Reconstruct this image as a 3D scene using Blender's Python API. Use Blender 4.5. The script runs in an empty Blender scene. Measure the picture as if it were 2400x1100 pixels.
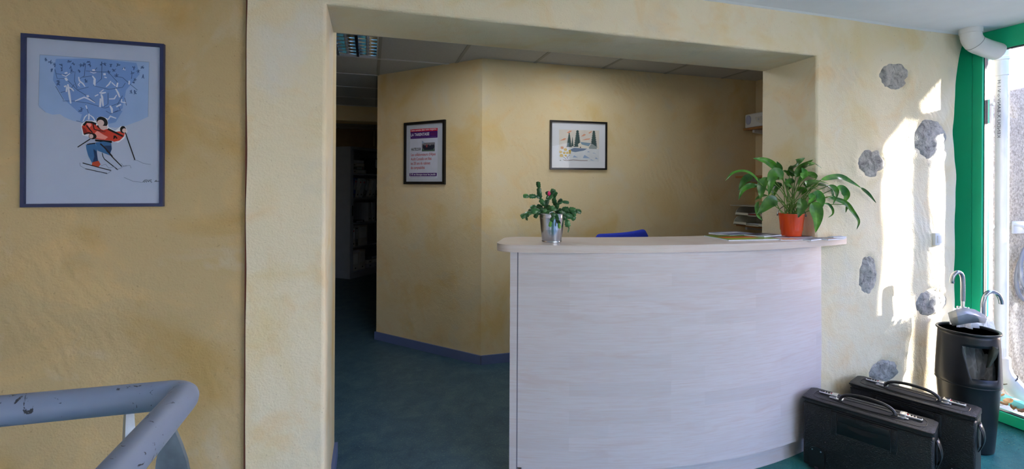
import bpy, bmesh, math, random
from mathutils import Vector, Matrix, noise as mnoise
random.seed(7)
C = bpy.context.scene.collection
sc = bpy.context.scene
PI = math.pi

# ------------------------------------------------------------------ camera, sky, sun, exposure
FPX, YAW, ROLL, CAMZ, VOFF = 1117.754, math.radians(16.5344), math.radians(0.3003), 1.3926, -115.307
cam = bpy.data.cameras.new('camera'); cam_o = bpy.data.objects.new('camera', cam); C.objects.link(cam_o)
cam.sensor_fit = 'HORIZONTAL'; cam.sensor_width = 36; cam.lens = FPX/2400*36
cam.shift_y = VOFF/2400; cam.clip_start = .02
cam_o.matrix_world = Matrix.Translation((0, 0, CAMZ)) @ Matrix.Rotation(-YAW, 4, 'Z') @ Matrix.Rotation(PI/2, 4, 'X') @ Matrix.Rotation(ROLL, 4, 'Z')
sc.camera = cam_o

SUN = Vector((-1, .25, -.225)).normalized()
w = bpy.data.worlds.new('World'); sc.world = w; w.use_nodes = True
wn, wl = w.node_tree.nodes, w.node_tree.links
bg = wn['Background']
sky = wn.new('ShaderNodeTexSky'); sky.sky_type = 'NISHITA'; sky.sun_disc = False
sky.sun_elevation = math.radians(24); sky.sun_rotation = math.atan2(-SUN.x, -SUN.y)
sky.air_density = 1.0; sky.dust_density = 1.2; sky.ozone_density = 1.5
tnt = wn.new('ShaderNodeMix'); tnt.data_type = 'RGBA'; tnt.blend_type = 'MULTIPLY'; tnt.inputs[0].default_value = 1
tnt.inputs[7].default_value = (.91, .89, 1.2, 1); wl.new(sky.outputs[0], tnt.inputs[6])
wl.new(tnt.outputs[2], bg.inputs[0]); bg.inputs[1].default_value = 1.5
sl = bpy.data.lights.new('sun', 'SUN'); sl.energy = 36; sl.angle = math.radians(.53); sl.color = (1, .95, .86)
so = bpy.data.objects.new('sun', sl); C.objects.link(so); so.rotation_euler = SUN.to_track_quat('-Z', 'Y').to_euler()
FRONT_FILL_L = 22     # glow of the unseen pendant globe added to fill the front room
ALCOVE_FILL_W = 3.4      # power of the unseen ceiling lights added to fill the alcove
sc.view_settings.view_transform = 'Standard'; sc.view_settings.look = 'None'
sc.view_settings.gamma = 1; sc.view_settings.use_curve_mapping = False
sc.view_settings.exposure = .52

# ------------------------------------------------------------------ pixel helpers (used once, to work out real positions)
def ray(u, v):
    a, b = u-1200, v-550-VOFF; c, s = math.cos(ROLL), math.sin(ROLL)
    x, y = c*a+s*b, -s*a+c*b
    return Vector((x*math.cos(YAW)+FPX*math.sin(YAW), FPX*math.cos(YAW)-x*math.sin(YAW), -y))/FPX
O = Vector((0, 0, CAMZ))
def on_z(u, v, z): d = ray(u, v); return O+d*((z-CAMZ)/d.z)
def on_y(u, v, y): d = ray(u, v); return O+d*(y/d.y)
def on_x(u, v, x): d = ray(u, v); return O+d*(x/d.x)
def at_depth(u, v, zc): return O+ray(u, v)*zc

# ------------------------------------------------------------------ materials
MATS = {}
def new_mat(name):
    m = bpy.data.materials.new(name); m.use_nodes = True
    return m, m.node_tree.nodes, m.node_tree.links, m.node_tree.nodes['Principled BSDF']
def lin(r, g, b):
    f = lambda c: (c/255/12.92 if c/255 <= .04045 else ((c/255+.055)/1.055)**2.4)
    return (f(r), f(g), f(b), 1)
def pm(name, col, rough=.5, metal=0, var=.12, scale=8, bump=0, bscale=60, spec=.5, stretch=(1, 1, 1), trans=0, coat=0):
    """principled material with procedural variation of colour and relief"""
    if name in MATS: return MATS[name]
    m, n, l, b = new_mat(name)
    tc = n.new('ShaderNodeTexCoord'); mp = n.new('ShaderNodeMapping'); mp.inputs['Scale'].default_value = stretch
    l.new(tc.outputs['Object'], mp.inputs[0])
    nz = n.new('ShaderNodeTexNoise'); nz.inputs['Scale'].default_value = scale; nz.inputs['Detail'].default_value = 5
    l.new(mp.outputs[0], nz.inputs[0])
    r = n.new('ShaderNodeValToRGB'); r.color_ramp.elements[0].position = .3; r.color_ramp.elements[1].position = .7
    r.color_ramp.elements[0].color = (*[c*(1-var) for c in col[:3]], 1); r.color_ramp.elements[1].color = (*[min(1, c*(1+var)) for c in col[:3]], 1)
    l.new(nz.outputs[0], r.inputs[0]); l.new(r.outputs[0], b.inputs['Base Color'])
    b.inputs['Roughness'].default_value = rough; b.inputs['Metallic'].default_value = metal
    b.inputs['Specular IOR Level'].default_value = spec; b.inputs['Coat Weight'].default_value = coat
    if trans: b.inputs['Transmission Weight'].default_value = trans
    if bump:
        n2 = n.new('ShaderNodeTexNoise'); n2.inputs['Scale'].default_value = bscale; n2.inputs['Detail'].default_value = 4
        l.new(mp.outputs[0], n2.inputs[0])
        bp = n.new('ShaderNodeBump'); bp.inputs['Strength'].default_value = bump; bp.inputs['Distance'].default_value = .01
        l.new(n2.outputs[0], bp.inputs['Height']); l.new(bp.outputs[0], b.inputs['Normal'])
    MATS[name] = m; return m

def ramp(n, l, src, stops):
    r = n.new('ShaderNodeValToRGB'); e = r.color_ramp.elements
    while len(e) > 1: e.remove(e[-1])
    e[0].position, e[0].color = stops[0][0], stops[0][1]
    for p, c in stops[1:]:
        x = e.new(p); x.color = c
    l.new(src, r.inputs[0]); return r.outputs[0]
def mixc(n, l, fac, a, b, mode='MIX'):
    m = n.new('ShaderNodeMix'); m.data_type = 'RGBA'; m.blend_type = mode
    for s, i in ((fac, 0), (a, 6), (b, 7)):
        if isinstance(s, (float, int)): m.inputs[i].default_value = s
        elif isinstance(s, tuple): m.inputs[i].default_value = s
        else: l.new(s, m.inputs[i])
    return m.outputs[2]
def noise_n(n, l, vec, scale, detail=4, dist=0, rough=.5):
    t = n.new('ShaderNodeTexNoise'); t.inputs['Scale'].default_value = scale; t.inputs['Detail'].default_value = detail
    t.inputs['Distortion'].default_value = dist; t.inputs['Roughness'].default_value = rough
    l.new(vec, t.inputs['Vector']); return t.outputs[0]
def mapped(n, l, vec, scale=(1, 1, 1), loc=(0, 0, 0), rot=(0, 0, 0)):
    m = n.new('ShaderNodeMapping'); m.inputs['Scale'].default_value = scale; m.inputs['Location'].default_value = loc; m.inputs['Rotation'].default_value = rot
    l.new(vec, m.inputs[0]); return m.outputs[0]

def plaster(name, base, ochre, pale, seed=0., rough=.75):
    m, n, l, b = new_mat(name)
    g = n.new('ShaderNodeNewGeometry'); p = mapped(n, l, g.outputs['Position'], loc=(seed, seed*.7, seed*.3))
    big = noise_n(n, l, p, 2.1, 5, .6, .55)
    c = ramp(n, l, big, [(.33, ochre), (.47, base), (.58, base), (.72, pale)])
    o2 = noise_n(n, l, mapped(n, l, p, loc=(3, 7, 1)), 3.3, 6, 1.2, .6)
    c = mixc(n, l, ramp(n, l, o2, [(.52, (0, 0, 0, 1)), (.80, (.6, .6, .6, 1))]), c, lin(230, 190, 128))
    o3 = noise_n(n, l, mapped(n, l, p, loc=(9, 2, 4)), 2.6, 5, .8, .55)
    c = mixc(n, l, ramp(n, l, o3, [(.58, (0, 0, 0, 1)), (.76, (.6, .6, .6, 1))]), c, lin(212, 206, 190))
    sp = noise_n(n, l, p, 95, 2, 0, .5)
    c = mixc(n, l, ramp(n, l, sp, [(.70, (0, 0, 0, 1)), (.78, (.35, .35, .35, 1))]), c, lin(120, 96, 60))
    l.new(c, b.inputs['Base Color']); b.inputs['Roughness'].default_value = rough; b.inputs['Specular IOR Level'].default_value = .25
    # trowel arcs + grain
    wv = n.new('ShaderNodeTexWave'); wv.wave_type = 'RINGS'; wv.rings_direction = 'SPHERICAL'; wv.inputs['Scale'].default_value = 9
    wv.inputs['Distortion'].default_value = 9; wv.inputs['Detail'].default_value = 3; wv.inputs['Detail Scale'].default_value = .9
    l.new(p, wv.inputs['Vector'])
    gr = noise_n(n, l, p, 140, 3); md = noise_n(n, l, p, 14, 4, .5)
    def mul(a, k):
        x = n.new('ShaderNodeMath'); x.operation = 'MULTIPLY'; l.new(a, x.inputs[0])
        if isinstance(k, float): x.inputs[1].default_value = k
        else: l.new(k, x.inputs[1])
        return x.outputs[0]
    def add(a, c2):
        x = n.new('ShaderNodeMath'); l.new(a, x.inputs[0]); l.new(c2, x.inputs[1]); return x.outputs[0]
    msk = ramp(n, l, noise_n(n, l, mapped(n, l, p, loc=(1, 5, 2)), 2.4, 3), [(.48, (0, 0, 0, 1)), (.66, (1, 1, 1, 1))])
    hgt = add(add(mul(gr, .45), mul(md, .9)), mul(mul(wv.outputs[1], msk), .35))
    bp = n.new('ShaderNodeBump'); bp.inputs['Strength'].default_value = .55; bp.inputs['Distance'].default_value = .007
    l.new(hgt, bp.inputs['Height']); l.new(bp.outputs[0], b.inputs['Normal'])
    MATS[name] = m; return m

def maple(name, col):
    m, n, l, b = new_mat(name)
    tc = n.new('ShaderNodeTexCoord'); v = tc.outputs['Object']
    br = n.new('ShaderNodeTexBrick'); l.new(mapped(n, l, v, (1, 1, 1), rot=(PI/2, 0, 0)), br.inputs['Vector'])
    br.inputs['Scale'].default_value = 1; br.inputs['Brick Width'].default_value = .46; br.inputs['Row Height'].default_value = .062
    br.inputs['Mortar Size'].default_value = 0; br.offset = .37
    br.inputs['Color1'].default_value = (0, 0, 0, 1); br.inputs['Color2'].default_value = (1, 1, 1, 1)
    st = noise_n(n, l, mapped(n, l, v, (2.2, 2.2, 60)), 3, 6, .8, .6)
    bl = noise_n(n, l, mapped(n, l, v, (2, 2, 11)), 1.7, 5, .8)
    k = lambda f: (*[min(1, c*f) for c in col[:3]], 1)
    c = mixc(n, l, br.outputs[0], k(.93), k(1.03))
    c = mixc(n, l, ramp(n, l, st, [(.42, (0, 0, 0, 1)), (.75, (.75, .75, .75, 1))]), c, (col[0]*.9, col[1]*.78, col[2]*.72, 1))
    c = mixc(n, l, ramp(n, l, bl, [(.58, (0, 0, 0, 1)), (.76, (.7, .7, .7, 1))]), c, (col[0]*.92, col[1]*.81, col[2]*.76, 1))
    l.new(c, b.inputs['Base Color']); b.inputs['Roughness'].default_value = .34; b.inputs['Specular IOR Level'].default_value = .45
    MATS[name] = m; return m

def lino(name, stops):
    m, n, l, b = new_mat(name)
    g = n.new('ShaderNodeNewGeometry'); p = g.outputs['Position']
    c = ramp(n, l, noise_n(n, l, p, 9, 6, .4, .7), stops)
    c = mixc(n, l, ramp(n, l, noise_n(n, l, p, 110, 2), [(.60, (0, 0, 0, 1)), (.72, (.55, .55, .55, 1))]), c, lin(128, 160, 132))
    c = mixc(n, l, ramp(n, l, noise_n(n, l, mapped(n, l, p, loc=(4, 4, 4)), 150, 2), [(.62, (0, 0, 0, 1)), (.7, (.7, .7, .7, 1))]), c, lin(22, 40, 60))
    l.new(c, b.inputs['Base Color']); b.inputs['Roughness'].default_value = .42; b.inputs['Specular IOR Level'].default_value = .4
    MATS[name] = m; return m

def thin_glass(name, tint=(1, 1, 1, 1), base=.04, rough=0.0):
    m, n, l, b = new_mat(name); n.remove(b); out = n['Material Output']
    t = n.new('ShaderNodeBsdfTransparent'); t.inputs[0].default_value = tint
    g = n.new('ShaderNodeBsdfGlossy'); g.inputs['Roughness'].default_value = rough
    lw = n.new('ShaderNodeLayerWeight'); lw.inputs[0].default_value = .5
    pw = n.new('ShaderNodeMath'); pw.operation = 'POWER'; l.new(lw.outputs['Facing'], pw.inputs[0]); pw.inputs[1].default_value = 5
    ma = n.new('ShaderNodeMath'); ma.operation = 'MULTIPLY_ADD'; l.new(pw.outputs[0], ma.inputs[0]); ma.inputs[1].default_value = .6; ma.inputs[2].default_value = base
    mx = n.new('ShaderNodeMixShader'); l.new(ma.outputs[0], mx.inputs[0]); l.new(t.outputs[0], mx.inputs[1]); l.new(g.outputs[0], mx.inputs[2])
    l.new(mx.outputs[0], out.inputs[0]); MATS[name] = m; return m

def film(name):
    """clear crinkled plastic"""
    m, n, l, b = new_mat(name); out = n['Material Output']
    tc = n.new('ShaderNodeTexCoord'); p = tc.outputs['Object']
    v = n.new('ShaderNodeTexVoronoi'); v.feature = 'DISTANCE_TO_EDGE'; v.inputs['Scale'].default_value = 26; l.new(mapped(n, l, p, (1, 1, .45)), v.inputs['Vector'])
    bp = n.new('ShaderNodeBump'); bp.inputs['Strength'].default_value = .8; bp.inputs['Distance'].default_value = .01
    l.new(v.outputs[0], bp.inputs['Height'])
    b.inputs['Base Color'].default_value = (.93, .95, 1, 1); b.inputs['Roughness'].default_value = .15; b.inputs['Subsurface Weight'].default_value = 0; l.new(bp.outputs[0], b.inputs['Normal'])
    t = n.new('ShaderNodeBsdfTransparent'); t.inputs[0].default_value = (.93, .95, 1, 1)
    mx = n.new('ShaderNodeMixShader')
    f = ramp(n, l, v.outputs[0], [(0, (.9, .9, .9, 1)), (.12, (.66, .66, .66, 1))])
    tr = n.new('ShaderNodeBsdfTranslucent'); tr.inputs[0].default_value = (.95, .97, 1, 1)
    m2 = n.new('ShaderNodeMixShader'); m2.inputs[0].default_value = .4; l.new(b.outputs[0], m2.inputs[1]); l.new(tr.outputs[0], m2.inputs[2])
    l.new(f, mx.inputs[0]); l.new(t.outputs[0], mx.inputs[1]); l.new(m2.outputs[0], mx.inputs[2]); l.new(mx.outputs[0], out.inputs[0])
    MATS[name] = m; return m

def leafmat(name, dark, light):
    m, n, l, b = new_mat(name)
    tc = n.new('ShaderNodeTexCoord'); oi = n.new('ShaderNodeObjectInfo')
    p = tc.outputs['Object']
    c = ramp(n, l, noise_n(n, l, p, 22, 4), [(.35, dark), (.7, light)])
    h = n.new('ShaderNodeHueSaturation'); l.new(c, h.inputs['Color'])
    mr = n.new('ShaderNodeMapRange'); mr.inputs['To Min'].default_value = .6; mr.inputs['To Max'].default_value = 1.45
    l.new(oi.outputs['Random'], mr.inputs[0]); l.new(mr.outputs[0], h.inputs['Value'])
    l.new(h.outputs[0], b.inputs['Base Color']); b.inputs['Roughness'].default_value = .3
    b.inputs['Subsurface Weight'].default_value = 0
    MATS[name] = m; return m

def rock(name):
    m, n, l, b = new_mat(name)
    tc = n.new('ShaderNodeNewGeometry'); p = tc.outputs['Position']
    c = ramp(n, l, noise_n(n, l, p, 16, 8, .8, .7), [(.28, lin(104, 102, 100)), (.5, lin(170, 168, 162)), (.72, lin(206, 202, 194))])
    c = mixc(n, l, ramp(n, l, noise_n(n, l, p, 70, 3), [(.55, (0, 0, 0, 1)), (.7, (.5, .5, .5, 1))]), c, lin(84, 84, 90))
    l.new(c, b.inputs['Base Color']); b.inputs['Roughness'].default_value = .85
    bp = n.new('ShaderNodeBump'); bp.inputs['Strength'].default_value = .9; bp.inputs['Distance'].default_value = .012
    l.new(noise_n(n, l, p, 38, 8, .6, .7), bp.inputs['Height']); l.new(bp.outputs[0], b.inputs['Normal'])
    MATS[name] = m; return m

def roughcast(name):
    m, n, l, b = new_mat(name)
    p = n.new('ShaderNodeNewGeometry').outputs['Position']
    c = ramp(n, l, noise_n(n, l, p, 60, 4, 0, .7), [(.35, lin(140, 128, 110)), (.6, lin(198, 186, 164))])
    l.new(c, b.inputs['Base Color']); b.inputs['Roughness'].default_value = .95
    bp = n.new('ShaderNodeBump'); bp.inputs['Strength'].default_value = 1; bp.inputs['Distance'].default_value = .012
    l.new(noise_n(n, l, p, 75, 4, 0, .7), bp.inputs['Height']); l.new(bp.outputs[0], b.inputs['Normal'])
    MATS[name] = m; return m

def worn_paint(name, col):
    m, n, l, b = new_mat(name)
    p = n.new('ShaderNodeTexCoord').outputs['Object']
    f = noise_n(n, l, p, 34, 6, 1.4, .65)
    c = mixc(n, l, ramp(n, l, f, [(.635, (0, 0, 0, 1)), (.65, (1, 1, 1, 1))]), col, lin(44, 46, 54))
    c = mixc(n, l, ramp(n, l, noise_n(n, l, p, 9, 4), [(.45, (0, 0, 0, 1)), (.8, (.35, .35, .35, 1))]), c, lin(120, 130, 150))
    l.new(c, b.inputs['Base Color']); b.inputs['Roughness'].default_value = .42
    MATS[name] = m; return m

M_wall = plaster('cream ochre plaster', lin(232, 219, 190), lin(228, 208, 162), lin(228, 221, 206), 0.)
M_wall2 = plaster('ochre plaster', lin(228, 208, 166), lin(224, 196, 138), lin(224, 212, 186), 4.3)
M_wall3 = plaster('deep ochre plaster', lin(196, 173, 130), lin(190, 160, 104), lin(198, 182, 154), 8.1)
M_ceil = pm('white ceiling paint', lin(232, 236, 242), .8, var=.02, bump=.05, bscale=30)
M_tile = pm('grey ceiling tile', lin(196, 196, 196), .9, var=.05, scale=90, bump=.15, bscale=220)
M_bar = pm('grey grid metal', lin(150, 150, 150), .4, var=.03)
M_barw = pm('pale grid metal', lin(215, 215, 220), .4, var=.03)
M_floor = lino('teal linoleum', [(.3, lin(34, 104, 106)), (.5, lin(46, 122, 124)), (.72, lin(66, 140, 134))])
M_floor2 = lino('dark blue linoleum', [(.3, lin(48, 76, 98)), (.5, lin(62, 92, 110)), (.72, lin(84, 112, 120))])
M_bluebase = pm('blue grey skirting', lin(96, 112, 158), .5, var=.06)
M_green = pm('green coated aluminium', lin(18, 186, 134), .3, var=.04, scale=3)
M_black = pm('black rubber', lin(22, 23, 26), .6, var=.1)
M_maple = maple('pale maple laminate', lin(214, 206, 208))
M_maplet = maple('pale maple worktop', lin(214, 202, 196))
M_white = pm('white plastic', lin(226, 228, 230), .35, var=.03)
M_pvc = pm('white pipe plastic', lin(232, 232, 232), .3, var=.03)
M_gpvc = pm('grey pipe plastic', lin(196, 200, 204), .35, var=.04)
M_stone = rock('grey stone')
M_out = roughcast('roughcast render')
M_glass = thin_glass('window glass', (.985, .985, .99, 1))
M_pglass = thin_glass('picture glass', base=.008)
M_film = film('clear plastic film')

# ------------------------------------------------------------------ mesh building
class MB:
    def __init__(s): s.v = []; s.f = []; s.m = []; s.mats = []
    def mi(s, mat):
        if mat not in s.mats: s.mats.append(mat)
        return s.mats.index(mat)
    def add(s, vs, fs, mat=None):
        o = len(s.v); s.v += [Vector(p) for p in vs]; k = s.mi(mat) if mat else 0
        for f in fs: s.f.append([i+o for i in f]); s.m.append(k)
        return s
    def box(s, a, b, mat=None, M=None, bev=0, seg=2):
        x0, x1 = sorted((a[0], b[0])); y0, y1 = sorted((a[1], b[1])); z0, z1 = sorted((a[2], b[2]))
        vs = [(x0, y0, z0), (x1, y0, z0), (x1, y1, z0), (x0, y1, z0), (x0, y0, z1), (x1, y0, z1), (x1, y1, z1), (x0, y1, z1)]
        fs = [(0, 3, 2, 1), (4, 5, 6, 7), (0, 1, 5, 4), (1, 2, 6, 5), (2, 3, 7, 6), (3, 0, 4, 7)]
        return s.bev(vs, fs, mat, M, bev, seg)
    def bev(s, vs, fs, mat, M=None, bev=0, seg=2):
        if bev > 0:
            bm = bmesh.new(); bv = [bm.verts.new(p) for p in vs]
            for f in fs: bm.faces.new([bv[i] for i in f])
            bmesh.ops.bevel(bm, geom=bm.edges[:], offset=bev, segments=seg, affect='EDGES', profile=.5)
            bm.verts.index_update(); vs = [v.co.copy() for v in bm.verts]; fs = [[v.index for v in f.verts] for f in bm.faces]; bm.free()
        if M is not None: vs = [M @ Vector(p) for p in vs]
        return s.add(vs, fs, mat)
    def prism(s, poly, d, mat=None, M=None, bev=0, seg=2):
        """poly of 3D points extruded along vector d"""
        n = len(poly); d = Vector(d); vs = [Vector(p) for p in poly]+[Vector(p)+d for p in poly]
        fs = [list(range(n))[::-1], list(range(n, 2*n))]+[(i, (i+1) % n, n+(i+1) % n, n+i) for i in range(n)]
        return s.bev(vs, fs, mat, M, bev, seg)
    def tube(s, pts, r, n=12, mat=None, cap=True, closed=False, flat=None):
        pts = [Vector(p) for p in pts]; k = len(pts); rs = r if isinstance(r, (list, tuple)) else [r]*k
        up = None; rings = []
        for i, p in enumerate(pts):
            if closed: t = pts[(i+1) % k]-pts[i-1]
            else: t = pts[min(i+1, k-1)]-pts[max(i-1, 0)]
            t = t.normalized() if t.length > 1e-9 else Vector((0, 0, 1))
            if up is None:
                up = Vector((0, 0, 1)) if abs(t.z) < .9 else Vector((1, 0, 0))
            up = (up-t*up.dot(t)).normalized(); sd = t.cross(up)
            fl = flat or 1
            rings.append([p+(up*math.sin(2*PI*j/n)*fl+sd*math.cos(2*PI*j/n))*rs[i] for j in range(n)])
        vs = [q for g in rings for q in g]; fs = []
        for i in range(k if closed else k-1):
            a, b = i*n, ((i+1) % k)*n
            fs += [(a+j, a+(j+1) % n, b+(j+1) % n, b+j) for j in range(n)]
        if cap and not closed: fs += [list(range(n))[::-1], list(range((k-1)*n, k*n))]
        return s.add(vs, fs, mat)
    def lathe(s, prof, c, n=32, mat=None, M=None):
        vs = []; fs = []; k = len(prof)
        for r, z in prof:
            for j in range(n):
                a = 2*PI*j/n; vs.append(Vector((r*math.cos(a), r*math.sin(a), z)))
        for i in range(k-1):
            fs += [(i*n+j, i*n+(j+1) % n, (i+1)*n+(j+1) % n, (i+1)*n+j) for j in range(n)]
        if prof[0][0] > 1e-6: fs.append(list(range(n))[::-1])
        if prof[-1][0] > 1e-6: fs.append(list(range((k-1)*n, k*n)))
        M = M or Matrix.Identity(4); c = Vector(c)
        return s.add([c+(M @ p) for p in vs], fs, mat)
    def grid(s, rows, mat=None, flip=False):
        n = len(rows[0]); vs = [p for r in rows for p in r]; fs = []
        for i in range(len(rows)-1):
            for j in range(n-1):
                f = (i*n+j, i*n+j+1, (i+1)*n+j+1, (i+1)*n+j); fs.append(f[::-1] if flip else f)
        return s.add(vs, fs, mat)

def wloc(o):
    v = Vector((0, 0, 0))
    while o is not None: v += o.location; o = o.parent
    return v
def build(name, mb, mat=None, parent=None, local=False, smooth=35, origin=None, kind=None, label=None, recalc=False):
    mesh = bpy.data.meshes.new(name)
    vs = mb.v
    if parent is None and not local:
        if origin is None:
            xs, ys, zs = [p.x for p in vs], [p.y for p in vs], [p.z for p in vs]
            origin = Vector(((min(xs)+max(xs))/2, (min(ys)+max(ys))/2, min(zs)))
        off = Vector(origin)
    elif local: off = Vector((0, 0, 0))
    else: off = wloc(parent)
    mesh.from_pydata([tuple(p-off) for p in vs], [], [tuple(f) for f in mb.f])
    for m in (mb.mats or [mat]): mesh.materials.append(m)
    if mb.mats: mesh.polygons.foreach_set('material_index', mb.m)
    if recalc:
        bm = bmesh.new(); bm.from_mesh(mesh); bmesh.ops.recalc_face_normals(bm, faces=bm.faces[:]); bm.to_mesh(mesh); bm.free()
    if smooth:
        mesh.polygons.foreach_set('use_smooth', [True]*len(mesh.polygons)); mesh.set_sharp_from_angle(angle=math.radians(smooth))
    mesh.update()
    o = bpy.data.objects.new(name, mesh); C.objects.link(o)
    if parent is not None: o.parent = parent
    elif not local: o.location = off
    if kind: o['kind'] = kind
    if label: o['label'] = label
    return o
def struct(name, mb, mat, parent=None, **k):
    return build(name, mb, mat, parent, kind='structure' if parent is None else None, **k)
def tag(o, label, cat, group=None):
    o['label'] = label; o['category'] = cat
    if group: o['group'] = group
    return o
def thing(name, label, cat, loc=(0, 0, 0), rz=0, group=None):
    o = bpy.data.objects.new(name, None); C.objects.link(o); o.empty_display_size = .05
    o.location = loc; o.rotation_euler = (0, 0, rz)
    return tag(o, label, cat, group)
def copy_tree(o, parent=None):
    c = o.copy(); C.objects.link(c)
    if parent is not None: c.parent = parent
    for ch in [x for x in bpy.data.objects if x.parent == o]: copy_tree(ch, c)
    return c
def text_mesh(txt, size, M, mat, bold=0, width=None):
    """lettering as flat mesh: returns verts/faces placed by matrix M (x right, y up); width squeezes to fit"""
    cu = bpy.data.curves.new('t', 'FONT'); cu.body = txt; cu.size = size; cu.offset = bold; cu.resolution_u = 2
    ob = bpy.data.objects.new('t', cu); C.objects.link(ob)
    dg = bpy.context.evaluated_depsgraph_get(); dg.update()
    me = bpy.data.meshes.new_from_object(ob.evaluated_get(dg))
    xs = [v.co.x for v in me.vertices] or [0]
    k = width/(max(xs)-min(xs)) if width else 1; x0 = min(xs)
    vs = [M @ Vector(((v.co.x-x0)*k, v.co.y, 0)) for v in me.vertices]; fs = [list(p.vertices) for p in me.polygons]
    C.objects.unlink(ob); bpy.data.objects.remove(ob); bpy.data.curves.remove(cu); bpy.data.meshes.remove(me)
    return vs, fs
def flat(name, rgb, rough=.6):
    return pm('ink '+name, lin(*rgb), rough, var=.06, scale=14, spec=.2)

# ================================================================== SETTING
D, T = 1.9591, .3701
XL, XR, ZT, ZC, ZC2, YB = -.1645, 2.258, 2.0861, 2.3018, 2.375, 3.6168
XT, YL = -.437, 1.989          # step in the wall; recessed left wall
XE, XG = 3.30, 3.44            # end of the front wall; plane of the glazing
YBACK, XLEFT = -5.2, -2.6

# floor: flat, rising slightly to the threshold of the glazing
def floor_part(x0, ya, yb, mat, ramp_):
    fb = MB(); xs, zs = ([x0, 3.28, 3.34, XG+.07], [0, 0, .02, .065]) if ramp_ else ([x0, XG+.2], [0, 0])
    fb.grid([[Vector((x, y, z)) for x, z in zip(xs, zs)] for y in (ya, yb)])
    fb.grid([[Vector((x, y, -.12)) for x in (xs[0], xs[-1])] for y in (ya, yb)], flip=True)
    struct('floor', fb, mat, origin=(0, ya, 0))
floor_part(XLEFT-.2, YBACK-.1, 2.02, M_floor, True)
floor_part(-1.9, 2.02, 9.2, M_floor2, False)

# front wall with the wide opening
def bump_y(x, z):
    k = min(1, max(0, (x-2.28)/.25)); s = min(1, max(0, (3.36-x)/.02))
    a = mnoise.noise(Vector((x*2.6, 3.1, z*2.3)))*.011 + mnoise.noise(Vector((x*7, 8.4, z*6)))*.0035
    b = mnoise.noise(Vector((x*3, 1.1, z*3)))*.002
    return a*k+b
stones = [  # image centre, half sizes in pixels, tilt
    (2098, 180, 34, 29, -.5), (2042, 382, 32, 31, .35), (2180, 325, 36, 44, 0.25), (2032, 643, 19, 45, .1), (2180, 710, 32, 30, 0), (2072, 872, 33, 27, 0.2)]
SW = []
for (u, v, hw, hh, t) in stones:
    c = on_y(u, v, D); a = on_y(u+hw, v, D).x-c.x; b = c.z-on_y(u, v+hh, D).z
    SW.append((c.x, c.z, a, b, t))
def hollow(x, z):
    d = 0
    for (cx, cz, a, b, t) in SW:
        q = math.hypot((x-cx)/a, (z-cz)/b)
        if q < 1.5: d += -.005*max(0, 1-abs(q-1.25)/.3)      # plaster swells round each stone
        if q < .95: d += .010
    return d
R = .014
def frange(a, b, n): return [a+(b-a)*i/n for i in range(n+1)]
gx = frange(XT, XL-R, 10)+frange(XL-R, XR+R, 60)[1:]+frange(XR+R, XE, 48)[1:]
gz = frange(0, ZT+R, 80)+frange(ZT+R, ZC+.05, 8)[1:]
def fpt(x, z):
    y = D+bump_y(x, z)+hollow(x, z)
    if x > 3.12:
        k = (x-3.12)/.18; e = mnoise.noise(Vector((.3, 5.5, z*3.4)))*.022+mnoise.noise(Vector((.3, 2.5, z*9)))*.008
        top = max(0, z-1.98)/.3
        x = x+e*k - 0*k + .09*(top**2)*k
    if x <= XT+.001: x += mnoise.noise(Vector((7, 1.5, z*5)))*.003
    return Vector((x, y, z))
wb = MB(); idx = {}
for i, x in enumerate(gx):
    for j, z in enumerate(gz):
        if XL-R+1e-4 < x < XR+R-1e-4 and z < ZT+R-1e-4: continue
        idx[i, j] = len(wb.v); wb.v.append(fpt(x, z))
for i in range(len(gx)-1):
    for j in range(len(gz)-1):
        q = [(i, j), (i+1, j), (i+1, j+1), (i, j+1)]
        if all(k in idx for k in q):
            if (gx[i]+gx[i+1])/2 > XL-R and (gx[i]+gx[i+1])/2 < XR+R and (gz[j]+gz[j+1])/2 < ZT+R: continue
            wb.f.append([idx[k] for k in q]); wb.m.append(0)
iL, iR = min(range(len(gx)), key=lambda i: abs(gx[i]-(XL-R))), min(range(len(gx)), key=lambda i: abs(gx[i]-(XR+R)))
jT = min(range(len(gz)), key=lambda j: abs(gz[j]-(ZT+R)))
path = [(iL, j) for j in range(jT+1)]+[(i, jT) for i in range(iL+1, iR+1)]+[(iR, j) for j in range(jT-1, -1, -1)]
prof = [(R*(1-math.cos(a)), R*math.sin(a)) for a in (PI/8, PI/4, 3*PI/8, PI/2)]   # rounded plaster edge
prof = [(R*math.sin(a), R*(1-math.cos(a))) for a in (PI/8, PI/4, 3*PI/8, PI/2)]+[(R, T*.33), (R, T*.66), (R, T-R)]+[(R*math.cos(a), T-R*(1-math.sin(a))) for a in (PI/6, PI/3, PI/2)]+[(-.6, T)]
prev = [idx[p] for p in path]
for kk, (o, dp) in enumerate(prof):
    cur = []
    for (i, j) in path:
        x, z = gx[i], gz[j]; base = wb.v[idx[i, j]]
        xx = x+(o if i == iL else (-o if i == iR else 0)); 
        if o < 0: zz = z + (.25 if j == jT else 0) 
        else: zz = z-o if j == jT else min(z, ZT+R-o)
        if o >= 0 and iL < i < iR: xx = min(max(xx, XL-R+o), XR+R-o)
        w_ = mnoise.noise(Vector((xx*3, dp*8, zz*3)))*.003 if 0 < dp < T and o == R else 0
        fade = max(0, 1-dp/T)
        cur.append(len(wb.v)); wb.v.append(Vector((xx+(w_ if j < jT else 0), D+(base.y-D)*fade+dp, zz+(w_ if j == jT else 0))))
    for a in range(len(path)-1):
        wb.f.append([prev[a], prev[a+1], cur[a+1], cur[a]]); wb.m.append(0)
    prev = cur
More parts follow.
